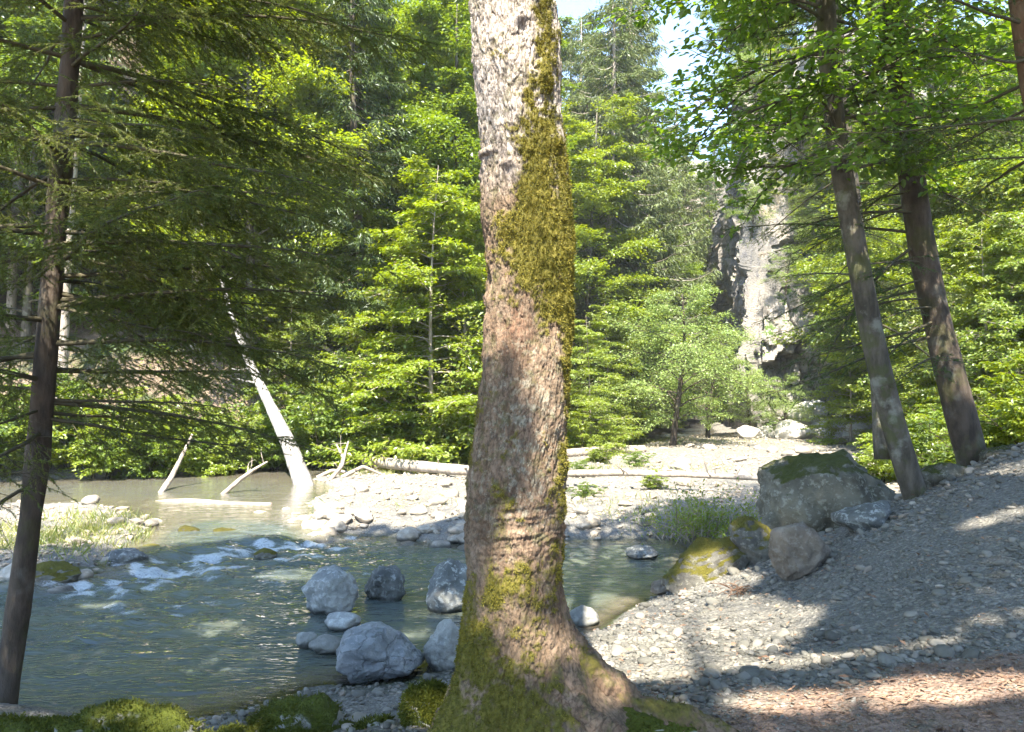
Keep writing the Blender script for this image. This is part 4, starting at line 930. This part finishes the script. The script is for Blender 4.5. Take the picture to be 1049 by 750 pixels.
# sunny young trees along the foot of the left hill
row(('young0', 'young1', 'young2'), [(445, 25.5, 1.35), (478, 27, 1.25), (400, 27.5, 1.15)], ['tall slender bright young beech with thin pale stem left of the mossy trunk', 'bright young tree half hidden by the left side of the mossy trunk', 'bright layered young tree left of the slender one'])
row(('young1', 'young2', 'young0'), [(350, 29, .8), (300, 28.5, .75), (330, 33, 1.1), (420, 34, 1.25)], ['small bright young tree above the lying log', 'small bright young tree right of the pale dead trunk', 'bright young tree on the slope behind the small ones', 'taller bright young tree behind the layered one'])
row(('young2', 'young0'), [(604, 30, .72), (620, 37, .95), (640, 46, 1.2)], ['bright yellow-green young tree touching the right side of the mossy trunk', 'bright young tree behind the yellow-green one', 'bright young tree at the foot of the tall pale spruce'])
plant('willow0', 688, 33, 1.15, 'pale round willow with a dark curved stem on the far bar'); plant('willow1', 655, 38, 1.2, 'pale willow behind the round one'); plant('willow0', 725, 39, .9, 'pale willow leaning before the blue rock wall', rz=2)
plant('pale_spruce0', 640, 46, 1.05, 'tall pale drooping spruce right of the mossy trunk'); plant('spruce0', 605, 50, 1.1, 'dark spruce beside the mossy trunk, behind the pale drooping one'); plant('pale_spruce0', 686, 58, 1.0, 'pale spruce left of the sky gap', rz=1)
row(('spruce1', 'tall0', 'tall1', 'spruce2', 'tall2'), [(668, 64, 1.15), (700, 72, 1.1), (688, 84, 1.2), (722, 76, .85), (655, 78, 1.2), (738, 88, .95)], ['spruce in the gorge left of the gap, in front', 'broadleaf tree in the gorge mouth', 'tree deep in the gorge', 'short spruce below the sky gap', 'broadleaf tree high on the gorge side', 'low tree farthest up the gorge'])
row(('tall1', 'spruce1', 'tall0', 'pale_spruce0', 'tall2'), [(600, 41, 1.05), (625, 56, 1.1), (668, 52, 1.0), (590, 60, 1.2), (640, 70, 1.15)], ['bright broadleaf tree right behind the mossy trunk', 'dark spruce behind the tall pale drooping one', 'broadleaf tree between pale drooping spruce and sky gap', 'pale spruce farther back beside the mossy trunk', 'broadleaf tree far up the gorge beside the spruces'])
row(('tall1', 'young1', 'young2', 'tall0', 'young0', 'tall1', 'young1'), [(1000, 27, .75), (1030, 24, 1.1), (975, 25, 1.05), (1070, 25, .85), (1015, 21, .85), (945, 29, .75), (1055, 20, .8)], ['bright broadleaf tree between the stout spruce and right edge', 'bright young tree low at the right edge behind the bank', 'bright young tree touching the stout spruce on its right', 'broadleaf tree at the right edge, tallest', 'small bright young tree behind the right bank', 'bright broadleaf tree seen between the two right trunks', 'small bright tree cut by the right edge'])
plant('pale_spruce0', 664, 55, 1.4, 'tallest pale spruce, its boughs reaching up to the sky gap')
row(('pale_spruce0', 'pale_spruce0'), [(664, 47, 1.3), (614, 44, 1.2)], ['pale spruce with drooping boughs, right one of the close pair behind the willows', 'pale spruce nearest the right side of the mossy trunk'])
row(('tall1', 'tall2', 'tall1', 'tall0'), [(925, 38, 1.1), (952, 36, 1.2), (990, 38, 1.25), (940, 31, .75)], ['tall bright tree before the cliff, seen between the two right trunks', 'tall tree before the cliff, behind the stout spruce', 'tall bright tree before the cliff, right of the stout spruce', 'shorter tree before the cliff behind the stout spruce'])
row(('tall0', 'spruce1', 'tall2', 'tall1'), [(590, 66, 1.75), (622, 70, 1.5), (628, 64, 1.6), (650, 76, 1.35)], ['very tall broadleaf tree far behind the pale spruces, left', 'tall dark spruce far behind the pale spruces', 'very tall broadleaf tree far behind the pale spruces, middle', 'very tall broadleaf tree left of the sky gap'])
# right: trees in front of and on the cliff
row(('willow1', 'young0', 'young2', 'willow0', 'young1', 'young0'), [(770, 41, .6), (870, 34, .8), (925, 30, .85), (800, 39, .55), (985, 26, .9), (1040, 22, .9)], ['low pale bush against the cliff foot, leftmost', 'bright young tree between cliff and leaning trunk', 'bright young tree behind the two right trunks', 'pale bush on the cliff foot rubble', 'bright young tree right of the stout spruce', 'bright young tree at the right edge'])
row(('young1', 'young2', 'tall0', 'young0', 'tall2', 'tall1'), [(960, 34, 1.5), (1010, 30, 1.5), (1060, 36, 1.1), (1090, 22, 1.1), (930, 46, 1.0), (1000, 48, 1.1)], ['bright tree high behind the stout spruce', 'bright tree right of the stout spruce, upslope', 'tall tree at the far right behind bright ones', 'bright tree just beyond the right edge', 'tall tree above the cliff, left of two', 'tall tree above the cliff, right of two'])
def cliff_plant(kind, px, py, Y, s, label):
    t = plant(kind, px, Y, s, label); t.location = P(px, py, Y); return t
CLIFF2 = [('willow0', 775, 120, 45.5, .7), ('young2', 800, 90, 46, .8), ('willow1', 820, 160, 44, .7), ('tall0', 790, 60, 50, .7), ('tall1', 840, 40, 50, .8), ('young1', 860, 180, 43, .8), ('willow0', 845, 270, 42.5, .6), ('young0', 870, 320, 41, .7), ('tall2', 760, 70, 54, .6)]
for i, (kd, px, py, Y, s) in enumerate([('spruce0', 800, 150, 50, .6), ('spruce1', 765, 130, 54, .5), ('spruce2', 850, 120, 48, .7), ('willow1', 770, 240, 44.5, .5), ('willow0', 805, 300, 43, .45), ('young1', 830, 230, 44, .5), ('willow0', 760, 170, 46, .5), ('young2', 790, 205, 45, .45), ('willow1', 850, 330, 42, .5), ('young0', 880, 250, 42, .7), ('willow1', 745, 110, 50, .5)] + CLIFF2):
    cliff_plant(kd, px, py, Y, s, ['spruce on the cliff top, middle', 'small spruce on the cliff top nearest the sky gap', 'spruce on the cliff top behind the leaning trunk', 'pale bush on the cliff ledge above the blue wall', 'pale bush low on the cliff face', 'bright bush on the cliff face beside the leaning trunk', 'pale bush near the top edge of the cliff', 'bright bush halfway up the cliff', 'pale bush on the cliff behind the leaning trunk', 'bright bush on the cliff between the two right trunks', 'pale bush at the cliff edge below the sky gap', 'large pale bush high on the cliff, left of the leaning trunk', 'bright bush near the cliff top', 'wide pale bush on the upper cliff beside the leaning trunk', 'leafy tree on the cliff top nearest the edge but one', 'leafy tree on the cliff top behind the leaning trunk', 'bright bush on the upper cliff right of the leaning trunk', 'pale bush mid cliff right of the leaning trunk', 'bright bush low on the cliff right of the leaning trunk', 'small leafy tree at the cliff top edge by the sky'][i])
# shrubs on the far bank
G2 = 'shrubs along the foot of the far hillside'
for i in range(34):
    px = -40 + 540 * (i + rg.random()) / 34; Y = 26.2 + rg.uniform(-.8, 2.2) - max(0, 250 - px) * .008 - (2.0 if px < 285 else 0)
    plant('shrub%d' % (i % 4), px, Y, rg.uniform(.8, 1.5), 'leafy shrub at the far hillside foot, %s' % ('left of the pale dead trunk' if px < 280 else 'between pale dead trunk and mossy trunk'), 'shrub', G2 + (' left' if px < 280 else ' right'))
for i in range(26):
    px = -60 + 560 * rg.random(); Y = 32 + rg.uniform(0, 12)
    plant('shrub%d' % (i % 4), px, Y, rg.uniform(1.0, 1.8), 'leafy shrub growing under the trees up the far hillside', 'shrub', 'shrubs under the hillside trees')
row(('shrub1', 'shrub3', 'shrub0'), [(590, 32, .9), (615, 34, 1.0), (640, 36, 1.0), (600, 29, .8)], ['bright bush at the right foot of the mossy trunk outline', 'bright bush beside the far channel', 'green bush left of the willow stem', 'low bright bush on the bar edge right of the trunk'], None, 'shrub')
row(('shrub1', 'shrub2', 'shrub3'), [(960, 15, .75), (1000, 13.5, .7), (1035, 12.5, .75), (1075, 11.5, .8), (1020, 16, .9), (905, 20, .8), (945, 22, 1.0), (985, 19, .9)], ['dark bush beside the stout spruce, left one', 'dark bush right of the stout spruce', 'dark bush on the bank at the right edge', 'bush beyond the right edge', 'bush behind the right bank', 'bright low bush between the right trunks', 'bright bush behind the right trunks', 'bush right behind the stout spruce'], None, 'shrub')
for px, Y, sc_ in ((355, 24.5, .3), (420, 23.8, .35), (450, 22.5, .28), (465, 25, .45), (590, 22, .3), (612, 25.5, .4), (650, 24, .3), (668, 19, .25), (598, 17.5, .22), (395, 25.3, .42), (440, 25.4, .5), (300, 25.2, .45)):
    plant('shrub%d' % (TREEN % 4), px, Y, sc_, 'small leafy plant growing among stones of the bar %s' % ('left of the mossy trunk' if px < 500 else 'right of the mossy trunk'), 'plant', 'plants on the bar ' + ('left' if px < 500 else 'right'))
# bush with dry twigs by the pool
def pool_bush():
    rg = np.random.default_rng(66); b0 = PZ(722, 552, .1); tr, lf = Soup(), Soup()
    for q in range(190):
        az = rg.uniform(0, 6.28); l_ = limb(b0 + np.array([rg.normal(0, .38), rg.normal(0, .3), .0]), az, rg.uniform(.5, 1.4), rg.uniform(.5, 1.25), .9, rg, 7, .12)
        tube(tr, l_, np.linspace(.007, .002, 7), 4, rg.random())
        if rg.random() < .6:
            n = 34; j = rg.integers(1, 7, n); pl = l_[j] + rg.normal(0, .05, (n, 3)); ll = rg.uniform(.04, .08, n)
            leaf_quads(lf, pl, rg.normal(size=(n, 3)) + [0, 0, -.2], rg.normal(0, .5, (n, 3)) + [0, 0, 1], ll, ll * .5, rg.random(n))
    put_tree('shrub', 'half dry twiggy bush at the right end of the pool', 'shrub', b0, [('stems', tr, M['twig_dry'], True), ('foliage', lf, M['leaf_sun'], False)])
pool_bush()

# ------------------------------------------------------------------ dead wood
def log(name, label, pix, r, m, cat='log', sides=14, twigs=0, seed=1, n=40, rough=.06, group=None):
    rg = np.random.default_rng(seed); pts = [np.asarray(q, float) for q in pix]; pts = resample(pts, n)
    rr = np.interp(np.linspace(0, 1, n), np.linspace(0, 1, len(r)), r) * (1 + rough * fbm(pts * 4, 3, seed)); s = Soup(); tube(s, pts, rr, sides)
    bs = []
    for _ in range(twigs):
        b = Soup(); bs.append(b)
        k = rg.integers(n // 3, n); tube(b, limb(pts[k], rg.uniform(0, 6.28), rg.uniform(-.2, 1.2), rg.uniform(.3, 1.2), rg.normal(0, .8), rg, 7, .2), np.linspace(max(.35 * rr[k], .008), .004, 7), 5, rg.random())
    base = pts[0]; me = s.mesh(name, m, True, base)
    o = obj(name, me, loc=tuple(base)); tag(o, label, cat, group)
    for b in bs: obj('side_branch', b.mesh('side_branch', m, True, base), o)
    return o
def on(px, py, dz=0.0):
    h = hit(px, py); return h + np.array([0, 0, dz])
b0 = on(316, 503)
log('dead_trunk', 'white barkless dead trunk leaning up into the spruce branches', [b0 + [0, 0, -.2], P(296, 455, 21.4), P(274, 410, 22.2), P(254, 368, 23), P(238, 325, 23.8), P(226, 285, 24.5)], [.28, .22, .15, .11, .08, .05], M['white_wood'], 'dead tree', 22, seed=4, rough=.09, twigs=6, n=60)
a0 = on(318, 474)
log('fallen_log', 'long pale fallen log lying on the bar left of the mossy trunk', [on(318, 474, .55), on(345, 478, .3), on(400, 484, .25), on(470, 490, .22), on(555, 495, .2)], [.12, .16, .17, .15, .12], M['dead'], 'log', seed=5, twigs=5)
log('fallen_log', 'pale log lying in the sunny shallows left of the white dead trunk', [on(150, 519, .06), on(190, 519, .1), on(235, 522, .08), on(278, 523, .1)], [.07, .105, .08], M['dead'], 'log', seed=6)
log('fallen_pole', 'thin pale pole lying across the bar right of the mossy trunk', [on(560, 499, .35), on(640, 501, .4), on(720, 505, .42), on(800, 509, .4)], [.09, .08, .07, .05], M['dead'], 'log', seed=7, twigs=9)
log('broken_branch', 'leaning broken branch at the far bank left of the white dead trunk', [on(160, 512), P(175, 490, 20), P(190, 460, 20.4), P(197, 445, 20.6)], [.06, .075, .055, .03], M['dead'], 'branch', seed=8)
log('driftwood_branch', 'forked pale branch sticking out of the shallows', [on(222, 512), P(245, 492, 19.3), P(262, 480, 19.2), P(274, 473, 19.2)], [.05, .06, .05, .02], M['dead'], 'branch', seed=9, twigs=3)
for i, (a, b, c) in enumerate([((338, 492), (350, 478), (357, 452)), ((325, 490), (340, 482), (372, 486)), ((345, 488), (352, 470), (345, 456)), ((350, 490), (372, 478), (400, 490))]):
    h = on(*a); log('driftwood_branch', ['upright grey driftwood stick beside the white dead trunk', 'curved driftwood branch at the foot of the white dead trunk', 'thin driftwood stick bent left beside the long log', 'arched driftwood branch beside the long log'][i], [h, P(b[0], b[1], h[1]), P(c[0], c[1], h[1] + .3)], [.06, .05, .02], M['dead'], 'branch', 8, twigs=2, seed=20 + i)
log('fallen_branch', 'thin dead branch slanting down the slope above the shrubs', [P(300, 330, 30), P(345, 365, 28), P(405, 420, 26.4)], [.06, .07, .05], M['dead'], 'branch', seed=31)
log('fallen_log', 'pale log far off where the channel leaves the bar', [on(575, 468, .1), on(620, 466, .15), on(660, 463, .1)], [.15, .2, .15], M['dead'], 'log', seed=32)
# extra pale stems on the left hillside
for i, (a, b, Y, r) in enumerate([((66, 285), (84, 20), 26.5, .2), ((206, 160), (219, -20), 30, .22), ((262, 112), (283, -10), 31, .2), ((15, 230), (30, 20), 29, .16), ((325, 245), (328, 175), 32, .12), ((305, 240), (307, 180), 33, .1)]):
    p, q = P(*a, Y), P(*b, Y); p0 = np.array([p[0] - (q[0] - p[0]) * .2, Y, gz(p[0], Y) - .3]); q2 = q + (q - p) * .5
    o = log('bare_trunk', ['pale pinkish trunk just right of the left spruce stem', 'tall pale trunk above the brown slope', 'pale leaning trunk left of the dark gap', 'pale thin trunk at the far left edge', 'short pale trunk right of a pair on the hillside', 'short pale trunk left of a pair on the hillside'][i], [p0, p, q, q2], [r * 1.1, r, r * .8, r * .6], M['bark_pale'], 'tree', 10, seed=50 + i)

# ------------------------------------------------------------------ uncountable ground plants
rg = np.random.default_rng(71)
def undergrowth():
    n = 30000; x = rg.uniform(-45, 8, n); y = rg.uniform(22, 60, n); z, mk = terrain(x, y, True); q = np.stack([x, y, 0 * x], 1)
    ok = (mk['dl'] > -.6) & (fbm(q * .35, 3, 17) + .3 * rg.random(n) > -.05) & (np.abs(x / y) < .85); x, y, z = x[ok], y[ok], z[ok]; n = len(x); s = Soup()
    for r in range(4):
        p = np.stack([x, y, z], 1) + np.stack([rg.normal(0, .2, n), rg.normal(0, .2, n), rg.uniform(.03, .5, n)], 1); ll = rg.uniform(.1, .2, n)
        leaf_quads(s, p, rg.normal(size=(n, 3)) * [1, 1, .3], np.stack([rg.normal(0, .4, n), rg.normal(-.3, .4, n), np.ones(n)], 1), ll, ll * .6, rg.random(n))
    tag(obj('undergrowth', s.mesh('undergrowth', M['leaf_mid'], False)), 'low leafy undergrowth on the far hillside floor', 'undergrowth', kind='stuff')
    s = Soup(); n = 16000; x = rg.uniform(9, 40, n); y = rg.uniform(10, 40, n); z, mk = terrain(x, y, True); ok = (mk['dr'] > 0) & (x / y < .9); x, y, z = x[ok], y[ok], z[ok]; n = len(x)
    for r in range(4):
        p = np.stack([x, y, z], 1) + np.stack([rg.normal(0, .2, n), rg.normal(0, .2, n), rg.uniform(.03, .6, n)], 1); ll = rg.uniform(.08, .18, n)
        leaf_quads(s, p, rg.normal(size=(n, 3)) * [1, 1, .3], np.stack([rg.normal(0, .4, n), rg.normal(-.3, .4, n), np.ones(n)], 1), ll, ll * .6, rg.random(n))
    tag(obj('undergrowth', s.mesh('undergrowth', M['leaf_sun'], False)), 'leafy undergrowth on the right bank behind the spruces', 'undergrowth', kind='stuff')
undergrowth()
def grass(label, spots, n, h, spread):
    s = Soup()
    for px, py, sx, sy, f in spots:
        c0 = hit(px, py); m_ = int(n * f); x = c0[0] + rg.normal(0, sx, m_); y = c0[1] + rg.normal(0, sy, m_); z = terrain(x, y); ok = z > .03; x, y, z = x[ok], y[ok], z[ok]; m_ = len(x)
        cl = fbm(np.stack([x * 3, y * 3, 0 * x], 1), 2, 5); ll = h * rg.uniform(.5, 1.2, m_) * (1 + .5 * cl)
        leaf_quads(s, np.stack([x, y, z - .02], 1), np.stack([rg.normal(0, spread, m_), rg.normal(0, spread, m_), np.ones(m_)], 1), rg.normal(size=(m_, 3)), ll, ll * .05 + .004, rg.random(m_))
    tag(obj('grass', s.mesh('grass', M['grass'], False)), label, 'grass', kind='stuff')
grass('yellow-green grass and weeds on the left islet and bar', [(60, 548, 1.0, 1.0, 1), (110, 540, .8, .8, .8), (20, 560, .8, .8, .7), (430, 515, .8, .6, .08), (640, 520, .8, 1, .1), (600, 512, .6, .6, .06), (700, 530, .8, .8, .3), (450, 484, 1.6, .6, .7), (400, 482, 1.4, .5, .6), (640, 480, 2, .8, .5), (620, 458, 2, 1, .6), (700, 452, 2, 1, .6)], 1500, .2, .7)
def specks():
    n = 900; x = rg.uniform(.3, 7, n); y = rg.uniform(4.2, 9.5, n); z, mk = terrain(x, y, True); ok = mk['sdb'] < -.2; x, y, z = x[ok], y[ok], z[ok]; n = len(x); s = Soup(); ll = rg.uniform(.03, .07, n)
    leaf_quads(s, np.stack([x, y, z + .03], 1), rg.normal(size=(n, 3)) * [1, 1, .2], np.stack([rg.normal(0, .4, n), rg.normal(0, .4, n), np.ones(n)], 1), ll, ll * rg.uniform(.15, .6, n), rg.random(n))
    tag(obj('leaf_litter', s.mesh('leaf_litter', M['litter'], False)), 'dry leaves scattered over the gravel slope', 'leaf litter', kind='stuff')
specks()
def litter():
    n = 9000; x = rg.uniform(-1.2, 4.5, n); y = 3.2 + 1.9 * rg.random(n); _, at = ground_z(x, y); ok = rg.random(n) < at['litter'] + .03; x, y = x[ok], y[ok]; z = ground_z(x, y)[0]; n = len(x); s = Soup()
    ll = rg.uniform(.02, .055, n); leaf_quads(s, np.stack([x, y, z + .006], 1), np.stack([rg.normal(size=n), rg.normal(size=n), rg.normal(0, .15, n)], 1), np.stack([rg.normal(0, .3, n), rg.normal(0, .3, n), np.ones(n)], 1), ll, ll * rg.uniform(.08, .6, n), rg.random(n))
    tag(obj('leaf_litter', s.mesh('leaf_litter', M['litter'], False)), 'brown dry leaves and needles on the bank below the trunk', 'leaf litter', kind='stuff')
litter()
# moss cover on the foreground rocks
for o in fg:
    cnt = 1200 if o == fg[-1] else 12000
    me = o.data; n = len(me.vertices); V = np.empty(n * 3); me.vertices.foreach_get('co', V); V = V.reshape(-1, 3); Nn = np.empty(n * 3); me.vertex_normals.foreach_get('vector', Nn); Nn = Nn.reshape(-1, 3)
    wv = np.clip(Nn[:, 2] * .7 + .9 * fbm((V + np.array(o.location)) * 4, 4, 3) - .08, 0, 1) ** .5 * (Nn[:, 1] < .8); idx = rg.choice(n, cnt, p=wv / wv.sum())
    p = V[idx] + rg.normal(0, .008, (cnt, 3)); A = unit(Nn[idx] + rg.normal(0, .6, (cnt, 3))); ll = rg.uniform(.008, .028, cnt); s = Soup(); leaf_quads(s, p - Nn[idx] * .006, A, rg.normal(size=(cnt, 3)), ll, ll * .35, np.clip(rg.normal(.5, .25, cnt), 0, 1))
    obj('moss', s.mesh('moss', M['moss_green'], False), o)
h = on(757, 608)
s = Soup()
for q in range(40): tube(s, limb(h + np.array([rg.normal(0, .08), rg.normal(0, .08), .02]), rg.uniform(0, 6.28), rg.uniform(0, .7), rg.uniform(.1, .3), .8, rg, 5, .3), np.linspace(.006, .003, 5), 4, rg.random())
o = obj('twig_pile', s.mesh('twig_pile', M['litter'], True, h), loc=tuple(h)); tag(o, 'small brown clump of dry twigs lying on the gravel', 'twigs')

HAZE = 0.0005
if HAZE:
    import bmesh
    bm = bmesh.new(); bmesh.ops.create_cube(bm, size=1); me = bpy.data.meshes.new('haze')
    for v in bm.verts: v.co = (v.co.x * 330, v.co.y * 310 + 90, v.co.z * 84 + 38)
    bm.to_mesh(me); bm.free(); m, nt, out = mat('bright_haze'); pv = nt.nodes.new('ShaderNodeVolumePrincipled'); pv.inputs['Color'].default_value = (.93, .95, .97, 1); pv.inputs['Density'].default_value = HAZE; pv.inputs['Anisotropy'].default_value = .0
    nt.links.new(pv.outputs[0], out.inputs['Volume']); me.materials.append(m); tag(obj('haze', me), 'bright summer haze filling the gorge', kind='stuff')
# ------------------------------------------------------------------ camera, sun, sky
cam = bpy.data.cameras.new('Camera'); co = bpy.data.objects.new('Camera', cam); COL.objects.link(co)
co.location = (0, 0, CAMZ); co.rotation_euler = (math.pi / 2 + TILT, 0, 0); cam.sensor_width = 36; cam.lens = 36 * FPX / 1049; cam.clip_end = 1500; cam.clip_start = .05; sc.camera = co
su = bpy.data.lights.new('Sun', 'SUN'); so = bpy.data.objects.new('Sun', su); COL.objects.link(so)
su.energy = 5.0; su.angle = RAD(.53); su.color = (1, .93, .8)
from mathutils import Vector
so.rotation_euler = Vector(S).to_track_quat('Z', 'Y').to_euler(); so.location = (0, -10, 40)
wd = bpy.data.worlds.new('World'); sc.world = wd; wd.use_nodes = True; nt = wd.node_tree; bg = nt.nodes['Background']
sky = nt.nodes.new('ShaderNodeTexSky'); sky.sky_type = 'NISHITA'; sky.sun_disc = False; sky.dust_density = .3; sky.ozone_density = 1.3; sky.altitude = 800; sky.sun_elevation = SUN_EL; sky.sun_rotation = math.atan2(S[0], S[1])
nt.links.new(sky.outputs[0], bg.inputs[0]); bg.inputs[1].default_value = .15
sc.view_settings.view_transform = 'Standard'; sc.view_settings.look = 'None'; sc.view_settings.exposure = 2.32; sc.view_settings.gamma = 1
cy = sc.cycles if hasattr(sc, 'cycles') else None
sc.render.engine = 'CYCLES'; cy = sc.cycles
cy.max_bounces = 7; cy.diffuse_bounces = 4; cy.glossy_bounces = 3; cy.transmission_bounces = 5; cy.transparent_max_bounces = 6
cy.use_denoising = True; cy.sample_clamp_indirect = 8; cy.use_adaptive_sampling = True; cy.adaptive_threshold = .02
cy.caustics_reflective = False; cy.caustics_refractive = False
